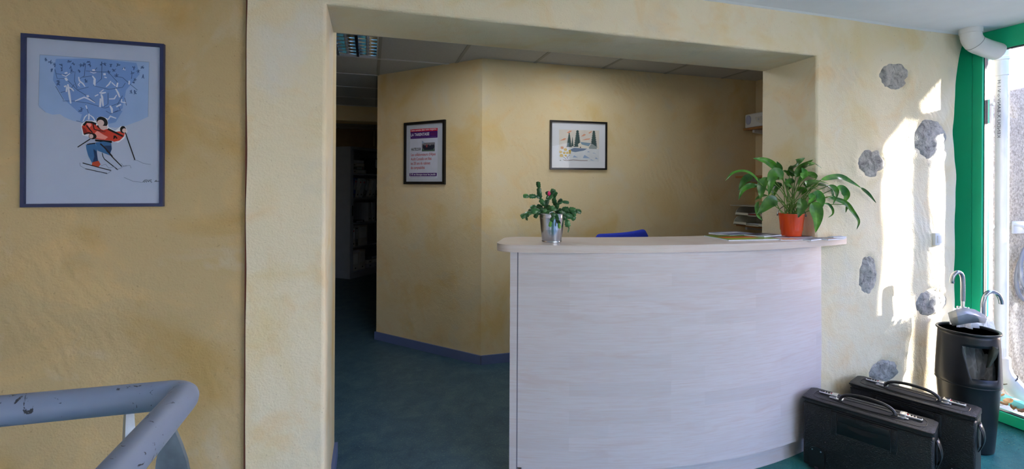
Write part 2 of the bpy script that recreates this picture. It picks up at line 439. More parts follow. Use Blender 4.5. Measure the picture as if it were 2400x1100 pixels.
# right end of the wall, rounded and wavy; left end of the proud part
col = [idx[len(gx)-1, j] for j in range(len(gz))]
prev = col
for o, dp in [(R*1.3*math.sin(a), R*1.3*(1-math.cos(a))) for a in (PI/6, PI/3, PI/2)]+[(R*1.3, .2)]:
    cur = []
    for j, c0 in enumerate(col):
        p = wb.v[c0]; cur.append(len(wb.v)); wb.v.append(Vector((p.x+o, p.y+dp, p.z)))
    for a in range(len(col)-1): wb.f.append([prev[a], cur[a], cur[a+1], prev[a+1]]); wb.m.append(0)
    prev = cur
col = [idx[0, j] for j in range(len(gz))]; cur = []
for c0 in col:
    p = wb.v[c0]; cur.append(len(wb.v)); wb.v.append(Vector((p.x-.002, YL+.02, p.z)))
for a in range(len(col)-1): wb.f.append([col[a], col[a+1], cur[a+1], cur[a]]); wb.m.append(0)
# back of the wall
for x0, x1, z0, z1 in ((XT-.1, XL-.3, 0, 2.5), (XR+.3, XE+.3, 0, 2.5), (XT-.1, XE+.3, ZT+.1, 2.5)):
    wb.add([(x0, D+T, z0), (x0, D+T, z1), (x1, D+T, z1), (x1, D+T, z0)], [(0, 1, 2, 3)])
wall_front = struct('wall_front', wb, M_wall, smooth=60, origin=(0, D, 0))

for k, (cx, cz, a, b, t) in enumerate(SW):
    m = MB(); n, rr = 56, 14; rows = []
    for i in range(rr+1):
        q = i/rr; row = []
        for j in range(n+1):
            an = 2*PI*(j % n)/n; e = 1.04+.30*mnoise.noise(Vector((math.cos(an)*1.3+k*5, math.sin(an)*1.3, k)))+.16*mnoise.noise(Vector((math.cos(an)*3.5, math.sin(an)*3.5+k*3, 2)))
            xl_, zl_ = q*e*a*1.04*math.cos(an), q*e*b*1.04*math.sin(an)
            ct, st = math.cos(t), math.sin(t)
            x, z = cx+xl_*ct-zl_*st*a/b, cz+xl_*st*b/a+zl_*ct
            d = .005*(1-q**6)+.010*mnoise.noise(Vector((x*13, k, z*13)))*(1-q**4)+.006*mnoise.noise(Vector((x*32, k, z*32)))*(1-q**2)
            y = D+bump_y(x, z)-d+.006*q**8
            row.append(Vector((x, y, z)))
        rows.append(row)
    m.grid(rows, flip=True); build('stone', m, M_stone, wall_front, smooth=40)

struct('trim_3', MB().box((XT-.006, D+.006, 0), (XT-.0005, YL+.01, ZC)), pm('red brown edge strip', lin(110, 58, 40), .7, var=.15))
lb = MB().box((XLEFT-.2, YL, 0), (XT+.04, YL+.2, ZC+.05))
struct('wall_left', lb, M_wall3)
sb = MB().box((XLEFT-.2, YBACK-.2, 0), (XLEFT, YL+.1, ZC+.05)); struct('wall_side', sb, M_ceil)
# wall behind the camera: plaster with a row of large windows
rb = MB()
for x0, x1, z0, z1 in ((XLEFT-.2, .7, 0, ZC), (2.7, XG+.1, 0, ZC), (.7, 2.7, 0, .25), (.7, 2.7, 2.25, ZC)):
    rb.box((x0, YBACK-.2, z0), (x1, YBACK, z1))
struct('wall_rear', rb, M_wall2)
W2 = thing('window_2', 'window', 'window'); W2['kind'] = 'structure'; del W2['label']; del W2['category']
for i in range(2):
    x0 = .7+i
    m = MB()
    for a, b in (((x0, YBACK-.15, .25), (x0+.06, YBACK-.08, 2.25)), ((x0+.94, YBACK-.15, .25), (x0+1, YBACK-.08, 2.25)), ((x0+.06, YBACK-.15, .25), (x0+.94, YBACK-.08, .31)), ((x0+.06, YBACK-.15, 2.19), (x0+.94, YBACK-.08, 2.25))): m.box(a, b)
    build('window_frame', m, M_green, W2)
    build('pane', MB().box((x0+.06, YBACK-.12, .31), (x0+.94, YBACK-.112, 2.19)), M_glass, W2)

cb = MB().box((XLEFT-.2, YBACK-.2, ZC), (XG+.12, D+.08, ZC+.1)); struct('ceiling', cb, M_ceil)
tb = MB()   # white cove strip where wall meets ceiling
tb.prism([(XT-2, D-.022, ZC+.001), (XT-2, D-.006, ZC-.004), (XT-2, D+.03, ZC-.004), (XT-2, D+.03, ZC+.001)], (XE-XT+2.06, 0, 0))
struct('trim_1', tb, pm('white cove paint', lin(236, 240, 246), .7, var=.02))

# alcove walls
bb = MB().box((.8288, YB, 0), (3.9, YB+.12, ZC2+.02)); struct('wall_back', bb, M_wall2)
A, B = Vector((.0569, 4.4635, 0)), Vector((.8288, 3.6168, 0)); Nn = Vector((B.y-A.y, -(B.x-A.x), 0)).normalized(); 
if Nn.y > 0: Nn = -Nn
AB = (B-A).normalized()
ab = MB().prism([A, B, B-Nn*.02+Vector((.08, .06, 0)), A-Nn*.11], (0, 0, ZC2+.02)); struct('wall_corner', ab, M_wall2, recalc=True)
struct('wall_right', MB().box((3.44, D+T, 0), (3.6, YB+.1, ZC2+.02)), M_wall2)
m = MB().prism([A+Nn*.012, B+Nn*.012+AB*.005, B+AB*.0, A], (0, 0, .0695)); m.prism([A, A+Nn*.012, A+Nn*.012-AB*.012, A-AB*.012], (0, 0, .0695))
struct('baseboard_corner', m, M_bluebase, recalc=True)
struct('baseboard_back', MB().box((.83, YB-.012, 0), (3.43, YB, .0695)), M_bluebase)
struct('baseboard_jamb', MB().box((XL-.01, D+T-.02, 0), (XL+.011, 2.60, .07)), M_bluebase)
struct('wall_return', MB().box((XL-.2, D+T-.01, 0), (XL-.006, 2.595, ZC2)), M_wall2)
# room beyond
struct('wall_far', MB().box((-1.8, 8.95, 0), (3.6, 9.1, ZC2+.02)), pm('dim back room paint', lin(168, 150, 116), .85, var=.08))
struct('wall_passage', MB().box((-1.9, 2.4, 0), (-1.7, 9.0, ZC2+.02)), M_wall2)
struct('wall_storage', MB().box((3.44, YB+.1, 0), (3.6, 9.0, ZC2+.02)), M_wall2)
struct('trim_2', MB().box((-1.7, 6.28, 2.19), (3.44, 6.6, ZC2), bev=.004), M_wall2)
# suspended ceiling: tiles and grid bars
ce = struct('ceiling', MB().box((-1.9, D+T-.1, ZC2+.03), (3.6, 9.1, ZC2+.1)), M_tile)
X0, Y0 = .6606-.6*4, 3.869-.6*3
tile_me = None
for i in range(9):
    for j in range(13):
        x, y = X0+.6*i, Y0+.6*j
        if x > 3.4 or x+.6 < -1.7 or y > 8.9 or y+.6 < D+T: continue
        if (abs(x-(.0606-.6)) < .01 and abs(y-3.269) < .01) or (min(abs(x-1.2606), abs(x-.0606)) < .01 and abs(y-2.669) < .01): continue       # light fittings here
        y0 = max(y, D+T+.02)
        b = build('ceiling_tile', MB().box((x+.010, y0+.010, ZC2+.003), (min(x+.590, 3.44), y+.590, ZC2+.02)), M_tile, ce, smooth=0)
for i in range(9):
    x = X0+.6*i
    if -1.7 < x < 3.43: build('grid_bar', MB().box((x-.012, D+T+.01, ZC2), (x+.012, 8.95, ZC2+.018)), M_bar, ce, smooth=0)
for j in range(13):
    y = Y0+.6*j
    if y > D+T+.02: build('cross_bar', MB().box((-1.7, y-.012, ZC2-.0015), (3.44, y+.012, ZC2+.012)), M_barw, ce, smooth=0)

# ------------------------------------------------------------------ glazed wall
W1 = thing('window_1', '', 'w'); del W1['label']; del W1['category']; W1['kind'] = 'structure'; W1.location = (XG, 1.9, 0)
yS, yG, zb0, zb1, zt0 = 1.947, 1.897, .062, .121, 2.186
def gbar(name, a, b, mat=M_green, bev=.002): build(name, MB().box(a, b, bev=bev, seg=1), mat, W1)
gbar('post', (XG, yS+.0015, 0), (XG+.06, 2.3, ZC+.03))
gbar('stile', (XG-.004, yG, zb0), (XG+.06, yS-.0015, ZC))
M_cover = pm('grey bounce cover', lin(150, 150, 150), .5)
gbar('bounce_cover', (XG+.0605, yG, zb0), (XG+.064, 2.025, ZC), M_cover, 0)  # cover added on the outer side to keep green bounce off the downpipe
gbar('top_rail', (XG-.002, YBACK, zt0), (XG+.06, yG, ZC))
gbar('bottom_rail', (XG-.002, YBACK, zb0), (XG+.06, yG, zb1))
for y in (.62, -.66, -1.94, -3.22, -4.5): gbar('mullion', (XG-.002, y-.05, zb1), (XG+.06, y, zt0))
e = .004
for y0, y1 in ((.62, yG), (-.66, .57), (-1.94, -.71), (-3.22, -1.99), (-4.5, -3.27), (YBACK, -4.55)):
    g = MB(); gx0, gx1 = XG+.012, XG+.040
    g.box((gx0, y1-e, zb1), (gx1, y1, zt0)); g.box((gx0, y0, zb1), (gx1, y0+e, zt0)); g.box((gx0, y0+e, zb1), (gx1, y1-e, zb1+e)); g.box((gx0, y0+e, zt0-e), (gx1, y1-e, zt0))
    build('gasket', g, M_black, W1)
    build('pane', MB().box((XG+.022, y0+.004, zb1+.004), (XG+.028, y1-.004, zt0-.004)), M_glass, W1, smooth=0)

# ------------------------------------------------------------------ outdoors
struct('ground', MB().box((XG+.07, -9, -.3), (16, 9, -.0)), pm('outdoor concrete', lin(205, 202, 194), .9, var=.15, scale=5, bump=.3))
struct('wall_outside', MB().box((XG+.06, 2.03, -.2), (8, 2.4, 4.2)), M_out)
# unseen house added here, wall and eave shaped to shade round the sunlit strips
HY = -4.9
nb = thing('shade_house', 'unseen pale house added across the yard, steep eave shaped to shade the right wall', 'house', (5.6, -1.5, 0))
zr = lambda y: 2.24+(y-1.25)*2.85
build('wall', MB().prism([(5.6, 1.25, 0), (5.6, 1.25, 2.24), (5.6, 1.367, 2.58), (5.6, 1.50, 2.97), (5.6, HY, 3.0), (5.6, HY, 0)], (3.2, -1.15, 0)), M_out, nb, smooth=0, recalc=True)
build('roof', MB().prism([(5.45, 1.56, 2.96), (5.45, 1.62, 3.02), (5.45, -.2, 3.9), (5.45, HY-.1, 3.1), (5.45, HY-.1, 3.0), (5.45, -.2, 3.3)], (3.5, -1.25, 0)), pm('slate roof', lin(92, 92, 98), .7, var=.2), nb, smooth=0, recalc=True)
gp = thing('shade_pillar', 'unseen rendered pillar added beyond the glass to shade the rough outer wall', 'pillar', (5.75, 1.77, 0))  # added out of view to keep low sun off the outer wall
build('shaft', MB().box((5.6, 1.51, 0), (5.9, 2.035, 2.30)), M_out, gp, smooth=0); build('cap', MB().box((5.57, 1.49, 2.30), (5.93, 2.035, 2.36), bev=.01), M_out, gp)
cp = thing('shadow_post', 'unseen slim grey post with bracket, added to cast the shadow bands on the right wall', 'post', (4.5, 1.593, 0))  # added out of view, shaped to cast the shadow bands indoors
build('pole', MB().tube([(4.5, 1.593, 0), (4.5, 1.593, 2.14)], .0165, 14), M_gpvc, cp)
build('upper_pole', MB().tube([(4.5, 1.586, 2.13), (4.5, 1.586, 3.0)], .0105, 12), M_gpvc, cp)
build('bracket', MB().box((4.485, 1.60, 2.0), (4.515, 2.035, 2.141)), M_gpvc, cp)
# downpipe
px, py, pr_ = 3.70, 1.942, .031
dp = thing('downpipe', 'pale grey plastic downpipe on the rough wall outside the glass', 'pipe', (px, py, 0))
build('pipe', MB().tube([(px, py, 2.9), (px, py, .30)], pr_, 28), M_gpvc, dp)
build('collar', MB().lathe([(pr_, 2.075), (pr_+.004, 2.08), (pr_+.004, 2.17), (pr_+.009, 2.175), (pr_+.009, 2.19), (pr_+.004, 2.195), (pr_+.004, 2.3), (pr_, 2.3)], (px, py, 0), 28), M_gpvc, dp)
sx = [(px, py, .42), (px, py, .37), (px, py, .36), (px, py, .30), (px+.01, py-.012, .25), (px+.035, py-.045, .19), (px+.07, py-.095, .12), (px+.11, py-.15, .05), (px+.13, py-.18, .01)]
build('shoe', MB().tube(sx, [pr_, pr_, pr_+.012, pr_+.014, pr_+.014, pr_+.018, pr_+.018, pr_+.018, pr_+.018], 24), pm('dusty pipe plastic', lin(176, 174, 170), .5, var=.1), dp)
build('ring', MB().tube([(px+.02+.052*math.cos(a)*.8, py-.026+.052*math.sin(a)*.8, .225+.03*math.cos(a+.8)) for a in [i*PI/10 for i in range(20)]], .004, 6, closed=True), M_black, dp)
vt = []
fwd = (Vector((px, py, 0))-Vector((0, 0, 0))).normalized(); fwd.z = 0
sdv = Vector((fwd.y, -fwd.x, 0))
Mt = Matrix(((0, -1, 0, 0), (1, 0, 0, 0), (0, 0, 1, 0), (0, 0, 0, 1)))
vs, fs = text_mesh('KENDU X-BANV·o·V·1·H', .022, Matrix.Identity(4), None)
m = MB(); ps = []
for p in vs:     # wrap lettering round the pipe, reading upwards
    ang = -(p.y-.008)/pr_+.45
    d = (-fwd)*math.cos(ang)+(-sdv)*math.sin(ang)
    q = Vector((px, py, 1.70))+d*(pr_+.0012); q.z += p.x*1.5; ps.append(q)
m.add(ps, fs); build('lettering', m, flat('pipe print', (70, 74, 84)), dp, smooth=0)
cd = thing('conduit', 'thin pale conduit clipped upright beside the grey downpipe outside', 'pipe', (3.62, 1.935, 0))
cq = on_x(2323, 500, 3.60)
build('tube', MB().tube([(3.60, cq.y, .0), (3.60, cq.y, 2.7)], .0075, 10), M_pvc, cd)
for z in (.55, 1.16, 1.9): build('clip', MB().tube([(3.60, cq.y-.011, z), (3.60, cq.y+.02, z)], .012, 10), M_gpvc, cd)
tag(build('plank', MB().box((-.35, -.022, 0), (.35, .022, .045), M=Matrix.Translation((3.62, 1.72, .1)) @ Matrix.Rotation(math.radians(-96), 4, 'Z') @ Matrix.Rotation(math.radians(3), 4, 'Y'), bev=.004), pm('turquoise painted wood', lin(120, 210, 225), .6, var=.08)), 'turquoise painted plank lying outside along the foot of the glass', 'plank')
LC = [(196, 142, 84), (170, 110, 70), (206, 160, 104), (150, 96, 62)]
LFL = ['large tan curled dead leaf outside the glass, below the pipe shoe', 'small dark brown dead leaf outside, beside the large tan one', 'pale brown dead leaf outside under the turquoise plank end', 'brown dead leaf outside, rightmost along the green bottom rail', 'tan dead leaf outside, leftmost next to the bin', 'little brown dead leaf outside, between the tan leaf and the plank end']
for k, (u, v, r) in enumerate([(2362, 945, .035), (2352, 950, .02), (2385, 962, .03), (2393, 968, .03), (2341, 930, .024), (2375, 960, .02)]):
    c = on_x(u, v, 3.56+.02*(k % 3)); c.z = max(.008, c.z); m = MB(); rows = []
    for i in range(7):
        q = i/6*2-1; wd = r*.55*(1-q*q)**.7+.0008
        rows.append([c+Vector((math.cos(k*2.1)*q*r-math.sin(k*2.1)*s*wd, math.sin(k*2.1)*q*r+math.cos(k*2.1)*s*wd, .012*abs(s)+.010*q*q+.004*math.sin(3*q+k))) for s in (-1, -.5, 0, .5, 1)])
    m.grid(rows)
    tag(build('dry_leaf', m, pm('dry leaf %d' % (k % 4), lin(*LC[k % 4]), .8, var=.2, scale=40)), LFL[k], 'leaf', 'dead leaves outside the glass')
lp = []
for k in range(46):
    a = k/45*2*PI*2; c = on_y(2408, 640, 2.0)
    lp.append(Vector((c.x+.11*math.cos(a)+.02*k/45, 2.005-.012*math.sin(a*.5)-.01, c.z+.15*math.sin(a)+.04*math.sin(a*.5))))
tag(build('cable_loop', MB().tube(lp, .011, 8), pm('grey cable', lin(120, 124, 136), .5)), 'grey cable hanging in loops on the rough wall outside', 'cable')
c = on_y(2396, 545, 2.0)
wlm = thing('wall_bracket', 'small pale metal bracket on the rough wall above the cable', 'bracket', (c.x, 2.02, c.z))
build('plate', MB().box((c.x-.05, 2.018, c.z-.01), (c.x+.06, 2.03, c.z+.07), bev=.004), M_gpvc, wlm)
build('arm', MB().tube([(c.x-.04, 2.02, c.z+.05), (c.x-.05, 1.97, c.z+.04), (c.x, 1.95, c.z-.03), (c.x+.06, 1.95, c.z-.035)], .009, 8), M_gpvc, wlm)

# ================================================================== THINGS
# white pipe elbow at the ceiling
ec = on_z(2277, 64, ZC); ex, ey = 3.285, 1.868
el = thing('pipe_elbow', 'white plastic pipe elbow under the ceiling at the green window frame', 'pipe', (ex, ey, ZC))
er = .048
pts = [(ex, ey, ZC+.005), (ex, ey, ZC-.028)]
for a in (12, 24, 36, 48, 60, 72): 
    q = math.radians(a); pts.append((ex+.07*(1-math.cos(q)), ey-.016*(1-math.cos(q)), ZC-.028-.07*math.sin(q)))
pts += [(ex+.10, ey-.023, ZC-.112), (XG+.004, ey-.038, ZC-.128)]
build('bend', MB().tube(pts, er, 32), M_pvc, el)
k0 = len(pts)
build('socket', MB().tube([(ex, ey, ZC+.003), (ex, ey, ZC-.028)], er+.004, 32), M_pvc, el)
build('seam_ring', MB().tube([Vector(pts[5])-(Vector(pts[6])-Vector(pts[5]))*.02, Vector(pts[5])+(Vector(pts[6])-Vector(pts[5]))*.12], er+.0012, 32), pm('pipe joint', lin(150, 150, 152), .5), el)

# light switch
c = on_y(2193, 560, D); y = D+bump_y(c.x, c.z)
s = thing('light_switch', 'small white light switch on the sunlit plaster beside the green frame', 'switch', (c.x, y, c.z-.035))
build('plate', MB().box((c.x-.034, y-.014, c.z-.036), (c.x+.034, y+.02, c.z+.036), bev=.004), M_white, s)
build('rocker', MB().box((c.x-.020, y-.019, c.z-.022), (c.x+.020, y-.012, c.z+.022), bev=.003), M_white, s)

# ------------------------------------------------------------------ framed pictures
class Art:
    """flat printed artwork on a plane: o = lower left corner, r/u = full width/height vectors, n = towards the viewer"""
    def __init__(s, o, r, u, n): s.o, s.r, s.u, s.n = Vector(o), Vector(r), Vector(u), Vector(n).normalized(); s.mb = MB(); s.k = 0
    def P(s, p, lay): return s.o+s.r*p[0]+s.u*p[1]+s.n*(lay*.000012)
    def poly(s, pts, mat, lay=None):
        s.k += 1; lay = s.k if lay is None else lay
        s.mb.add([s.P(p, lay) for p in pts], [list(range(len(pts)))], mat)
    def stroke(s, pts, w, mat, lay=None, taper=False):
        s.k += .5; lay = s.k if lay is None else lay; asp = s.r.length/s.u.length
        L, Rr = [], []
        for i, p in enumerate(pts):
            a, b = pts[max(i-1, 0)], pts[min(i+1, len(pts)-1)]
            dx, dy = (b[0]-a[0])*asp, b[1]-a[1]; h = math.hypot(dx, dy) or 1
            ww = w*(1 if not taper else (.35+.65*math.sin(PI*(i+.5)/len(pts))))
            nx, ny = -dy/h*ww/asp, dx/h*ww
            L.append(s.P((p[0]+nx, p[1]+ny), lay)); Rr.append(s.P((p[0]-nx, p[1]-ny), lay))
        n = len(pts); s.mb.add(L+Rr, [(i, n+i, n+i+1, i+1) for i in range(n-1)], mat)
    def ell(s, c, rx, ry, mat, n=18, rot=0):
        s.poly([(c[0]+rx*math.cos(a)*math.cos(rot)-ry*math.sin(a)*math.sin(rot), c[1]+rx*math.cos(a)*math.sin(rot)+ry*math.sin(a)*math.cos(rot)) for a in [2*PI*i/n for i in range(n)]], mat)
    def text(s, txt, x, y, h, width, mat, bold=0):
        s.k += .5
        M = Matrix.Identity(4); vs, fs = text_mesh(txt, 1, M, None, bold)
        xs = [v.x for v in vs]; x0, k = min(xs), width/(max(xs)-min(xs))
        s.mb.add([s.P((x+(v.x-x0)*k, y+v.y*h/.72), s.k) for v in vs], fs, mat)

def picture(name, label, o, r, u, n, fw, fd, fmat, mmat, inner, lip=None):
    """frame of four mitred rails, mount board, pane; returns root and Art for the given inner rectangle (fractions of whole)"""
    o, r, u, n = Vector(o), Vector(r), Vector(u), Vector(n).normalized(); rh, uh = r.normalized(), u.normalized(); W, H = r.length, u.length
    root = thing(name, label, 'picture', o+r*.5)
    def rail(p0, p1, q1, q0):
        m = MB(); a = [o+rh*x+uh*y for x, y in (p0, p1, q1, q0)]
        m.prism(a, n*fd); build('frame_rail', m, fmat, root, smooth=0, recalc=True)
    rail((0, 0), (W, 0), (W-fw, fw), (fw, fw)); rail((W, 0), (W, H), (W-fw, H-fw), (W-fw, fw))
    rail((W, H), (0, H), (fw, H-fw), (W-fw, H-fw)); rail((0, H), (0, 0), (fw, fw), (fw, H-fw))
    m = MB(); m.prism([o+rh*fw*.6+uh*fw*.6, o+rh*(W-fw*.6)+uh*fw*.6, o+rh*(W-fw*.6)+uh*(H-fw*.6), o+rh*fw*.6+uh*(H-fw*.6)], n*fd*.4)
    build('mount_board', m, mmat, root, smooth=0, recalc=True)
    m = MB(); m.prism([o+rh*fw*.7+uh*fw*.7+n*fd*.80, o+rh*(W-fw*.7)+uh*fw*.7+n*fd*.80, o+rh*(W-fw*.7)+uh*(H-fw*.7)+n*fd*.80, o+rh*fw*.7+uh*(H-fw*.7)+n*fd*.80], n*.0015)
    build('pane', m, M_pglass, root, smooth=0, recalc=True)
    x0, y0, x1, y1 = inner
    return root, Art(o+r*x0+u*y0+n*(fd*.4+.0003), r*(x1-x0), u*(y1-y0), n)

# --- ski print on the left wall
M_navy = pm('navy blue frame', lin(34, 44, 86), .4, var=.08)
M_matw = pm('white mount board', lin(222, 224, 230), .8, var=.02)
sk, a = picture('framed_print', 'large blue-framed ski print hanging on the left plaster wall', (-1.1105, YL, 1.311), (.4052, 0, 0), (0, 0, .5772), (0, -1, 0), .0115, .016, M_navy, pm('blue-grey mount board', lin(176, 188, 214), .8, var=.02), (0, 0, 1, 1))
def S(cx, cy):    # coords of the zoom [0,0,600,560] x1.965
    x, y = cx/1.965, cy/1.965
    yt = 82+.0663*(x-55); return ((x-55)/332, (485-y)/(485-yt))
def S2(cx, cy):   # zoom [180,240,390,440] x5.5
    x, y = cx/5.5+180, cy/5.5+240
    yt = 82+.0663*(x-55); return ((x-55)/332, (485-y)/(485-yt))
def S3(cx, cy):   # zoom [80,120,360,300] x6.11
    x, y = cx/6.111+80, cy/6.111+120
    yt = 82+.0663*(x-55); return ((x-55)/332, (485-y)/(485-yt))
skyb = flat('pale blue wash', (150, 178, 222)); skyb2 = flat('blue wash', (118, 154, 214)); lnb = flat('blue line', (64, 90, 140)); wht = flat('white', (214, 222, 240)); edg = flat('plate edge', (140, 156, 190))
a.poly([S3(80, 62), S3(900, 112), S3(1640, 155), S3(1630, 940), S3(1500, 1000), S3(1300, 1070), S3(1150, 1100), S3(680, 1030), S3(540, 1000), S3(420, 950), S3(360, 905), S3(260, 915), S3(160, 880), S3(70, 810)], skyb)
for pts in ([(300, 120), (900, 110), (1450, 170), (1500, 330), (1300, 560), (1250, 820), (1050, 980), (850, 960), (640, 900), (420, 700), (260, 420)], [(700, 800), (1050, 780), (1250, 860), (1150, 1020), (900, 1080), (640, 1000)]):
    a.poly([S3(*p) for p in pts], skyb2)
a.stroke([S3(80, 62), S3(900, 112), S3(1640, 155)], .0016, edg); a.stroke([S3(80, 62), S3(64, 780), S3(160, 880)], .0012, edg); a.stroke([S3(1640, 155), S3(1630, 940)], .0012, edg)
rs = random.Random(3)
for (x, y) in [(165, 130), (225, 165), (280, 205), (375, 205), (485, 150), (540, 190), (505, 240), (650, 210), (690, 200), (755, 160), (770, 205), (945, 185), (990, 190), (1075, 205), (1180, 200), (1120, 270), (1265, 250), (1410, 240), (1480, 290), (1540, 235), (1550, 365), (1390, 310), (240, 280), (380, 265), (520, 290), (335, 440), (335, 480), (660, 830), (640, 860), (1430, 410), (1410, 450), (1375, 585), (1430, 590), (1050, 300), (1160, 350), (625, 290), (720, 430)]:
    for q in range(4):
        a1 = rs.uniform(0, 6.3); L = rs.uniform(14, 34)
        a.stroke([S3(x-L*math.cos(a1), y-L*math.sin(a1)), S3(x+rs.uniform(-8, 8), y+rs.uniform(-8, 8)), S3(x+L*math.cos(a1+.6), y+L*math.sin(a1+.6))], .0016, lnb, lay=4+rs.random())
for pts in ([(290, 270), (320, 400), (440, 400), (600, 560), (760, 520)], [(300, 330), (450, 350), (570, 300), (560, 430)], [(715, 180), (700, 360), (620, 410)], [(950, 200), (945, 400), (830, 500), (1050, 550), (1250, 520), (1290, 460)], [(720, 290), (900, 300), (1040, 300), (1170, 440), (1160, 540)], [(1120, 360), (1250, 380), (1330, 450), (1470, 560)], [(300, 510), (410, 700), (400, 720), (560, 720), (760, 750), (1000, 820), (1220, 740)], [(600, 560), (760, 660), (860, 740)], [(1040, 600), (1040, 760), (980, 800)], [(720, 770), (760, 890)], [(1280, 670), (1310, 780)], [(1250, 640), (1180, 760), (1220, 850), (1130, 880)], [(1010, 860), (1080, 900), (1190, 850)], [(370, 600), (500, 560), (560, 480)], [(1390, 320), (1380, 400)], [(590, 1000), (680, 1025)], [(560, 430), (600, 540)], [(880, 240), (830, 300)], [(680, 380), (800, 360)]):
    a.stroke([S3(*p) for p in pts], .0014, lnb)
for pts, ww in [([(385, 345), (440, 370), (500, 325)], .003), ([(435, 390), (460, 430)], .006), ([(440, 310), (448, 330)], .007), ([(470, 480), (490, 620), (512, 755)], .0055), ([(430, 500), (440, 520)], .007), ([(480, 520), (530, 550), (552, 580)], .004), ([(455, 520), (450, 590)], .004), ([(620, 375), (630, 430), (680, 470), (712, 515)], .004), ([(640, 455), (615, 490), (640, 510)], .003), ([(830, 265), (832, 290)], .007), ([(780, 300), (830, 320), (870, 310)], .0025), ([(815, 360), (850, 405), (850, 500)], .0045), ([(838, 410), (835, 480)], .003), ([(985, 320), (990, 350)], .006), ([(985, 375), (1020, 385)], .003), ([(1080, 430), (1050, 480), (1010, 515)], .004), ([(1090, 450), (1145, 500)], .003), ([(1180, 455), (1165, 520)], .004), ([(1150, 540), (1185, 600), (1210, 665)], .005), ([(1165, 630), (1130, 685), (1055, 688)], .004), ([(1350, 425), (1345, 480)], .004), ([(950, 565), (960, 575)], .010), ([(915, 600), (960, 605), (1010, 595)], .005), ([(940, 620), (955, 660), (970, 790)], .0055), ([(935, 680), (925, 805)], .005), ([(850, 650), (900, 625)], .003), ([(570, 720), (640, 690), (700, 665), (760, 690), (855, 745)], .0045), ([(745, 635), (755, 665)], .006), ([(1070, 785), (1095, 830), (1100, 890)], .006), ([(1040, 985), (1075, 935), (1160, 965)], .005), ([(1240, 690), (1235, 730), (1300, 742)], .004), ([(1160, 800), (1230, 765)], .004), ([(685, 1010), (710, 950), (745, 915)], .0035), ([(770, 900), (765, 985)], .004), ([(785, 920), (830, 955), (855, 1000)], .0035), ([(725, 780), (740, 830)], .003), ([(1270, 240), (1260, 265), (1295, 272)], .003)]:
    a.stroke([S3(*p) for p in pts], ww, wht, taper=len(pts) > 2)
red, dred, blu, dblu, blk, skin, whi2 = flat('red', (206, 62, 44)), flat('dark red', (150, 40, 32)), flat('denim blue', (52, 104, 156)), flat('dark denim', (26, 56, 100)), flat('black', (26, 20, 24)), flat('pale skin', (214, 186, 184)), flat('halo white', (228, 232, 242))
light_red = flat('light red', (232, 150, 140))
a.poly([S2(*p) for p in [(40, 290), (110, 235), (235, 240), (250, 200), (310, 185), (380, 210), (395, 320), (480, 370), (555, 310), (620, 315), (645, 380), (600, 470), (520, 525), (440, 500), (440, 460), (230, 470), (60, 425)]], whi2)
a.poly([S2(*p) for p in [(52, 315), (100, 255), (180, 265), (240, 300), (260, 330), (380, 345), (470, 385), (540, 375), (610, 400), (600, 440), (540, 495), (470, 510), (430, 495), (340, 490), (225, 475), (150, 410), (75, 415)]], red)
a.poly([S2(*p) for p in [(52, 315), (75, 415), (130, 395), (100, 340)]], dred)
a.poly([S2(*p) for p in [(250, 370), (330, 420), (390, 450), (350, 480), (240, 465), (215, 400)]], light_red)
a.poly([S2(*p) for p in [(110, 275), (160, 268), (175, 300), (150, 330)]], light_red)
for pts, ww in [([(75, 300), (110, 255), (180, 262), (235, 285)], .006), ([(110, 300), (150, 350), (190, 395)], .003), ([(190, 265), (210, 350), (300, 375)], .003), ([(80, 415), (140, 395), (220, 415)], .004), ([(385, 345), (470, 385), (585, 440)], .0055), ([(475, 430), (468, 475), (488, 440), (505, 470)], .005), ([(250, 300), (300, 370), (345, 385)], .004)]:
    a.stroke([S2(*p) for p in pts], ww, blk)
a.ell(S2(312, 255), .041, .030, blk, rot=-.3); a.ell(S2(292, 268), .025, .019, skin)
a.poly([S2(*p) for p in [(262, 300), (380, 308), (378, 345), (330, 360), (285, 345)]], skin)
a.stroke([S2(270, 330), S2(310, 385), S2(360, 375)], .004, dred)
a.ell(S2(190, 440), .028, .018, blk); a.ell(S2(172, 440), .015, .013, skin); a.ell(S2(585, 355), .022, .022, blk); a.ell(S2(602, 365), .015, .013, skin)
a.poly([S2(*p) for p in [(220, 480), (440, 500), (440, 525), (225, 505)]], blk)
a.poly([S2(*p) for p in [(105, 550), (150, 530), (225, 530), (250, 600), (245, 680), (265, 760), (185, 785), (135, 690), (110, 600)]], blu)
a.poly([S2(*p) for p in [(200, 600), (245, 640), (262, 760), (190, 780), (215, 700)]], dblu)
a.poly([S2(*p) for p in [(225, 520), (330, 505), (430, 525), (440, 600), (420, 660), (450, 700), (320, 650), (255, 625), (240, 570)]], blu)
a.poly([S2(*p) for p in [(340, 560), (430, 560), (438, 610), (415, 650), (450, 698), (370, 640)]], dblu)
a.stroke([S2(120, 545), S2(225, 528)], .003, blk); a.stroke([S2(290, 535), S2(350, 590), S2(445, 700)], .004, blk)
a.poly([S2(*p) for p in [(190, 775), (270, 755), (295, 800), (270, 835), (180, 815)]], flat('rust boot', (178, 70, 44)))
for pts, ww in [([(0, 580), (160, 475)], .0028), ([(615, 390), (745, 745)], .0028), ([(65, 782), (240, 832), (430, 880)], .0026), ([(100, 857), (380, 918)], .0022), ([(345, 735), (520, 872)], .0026), ([(440, 700), (572, 830)], .0028), ([(315, 655), (325, 700), (345, 735)], .002)]:
    a.stroke([S2(*p) for p in pts], ww, blk)
gl = flat('grey line', (120, 130, 160))
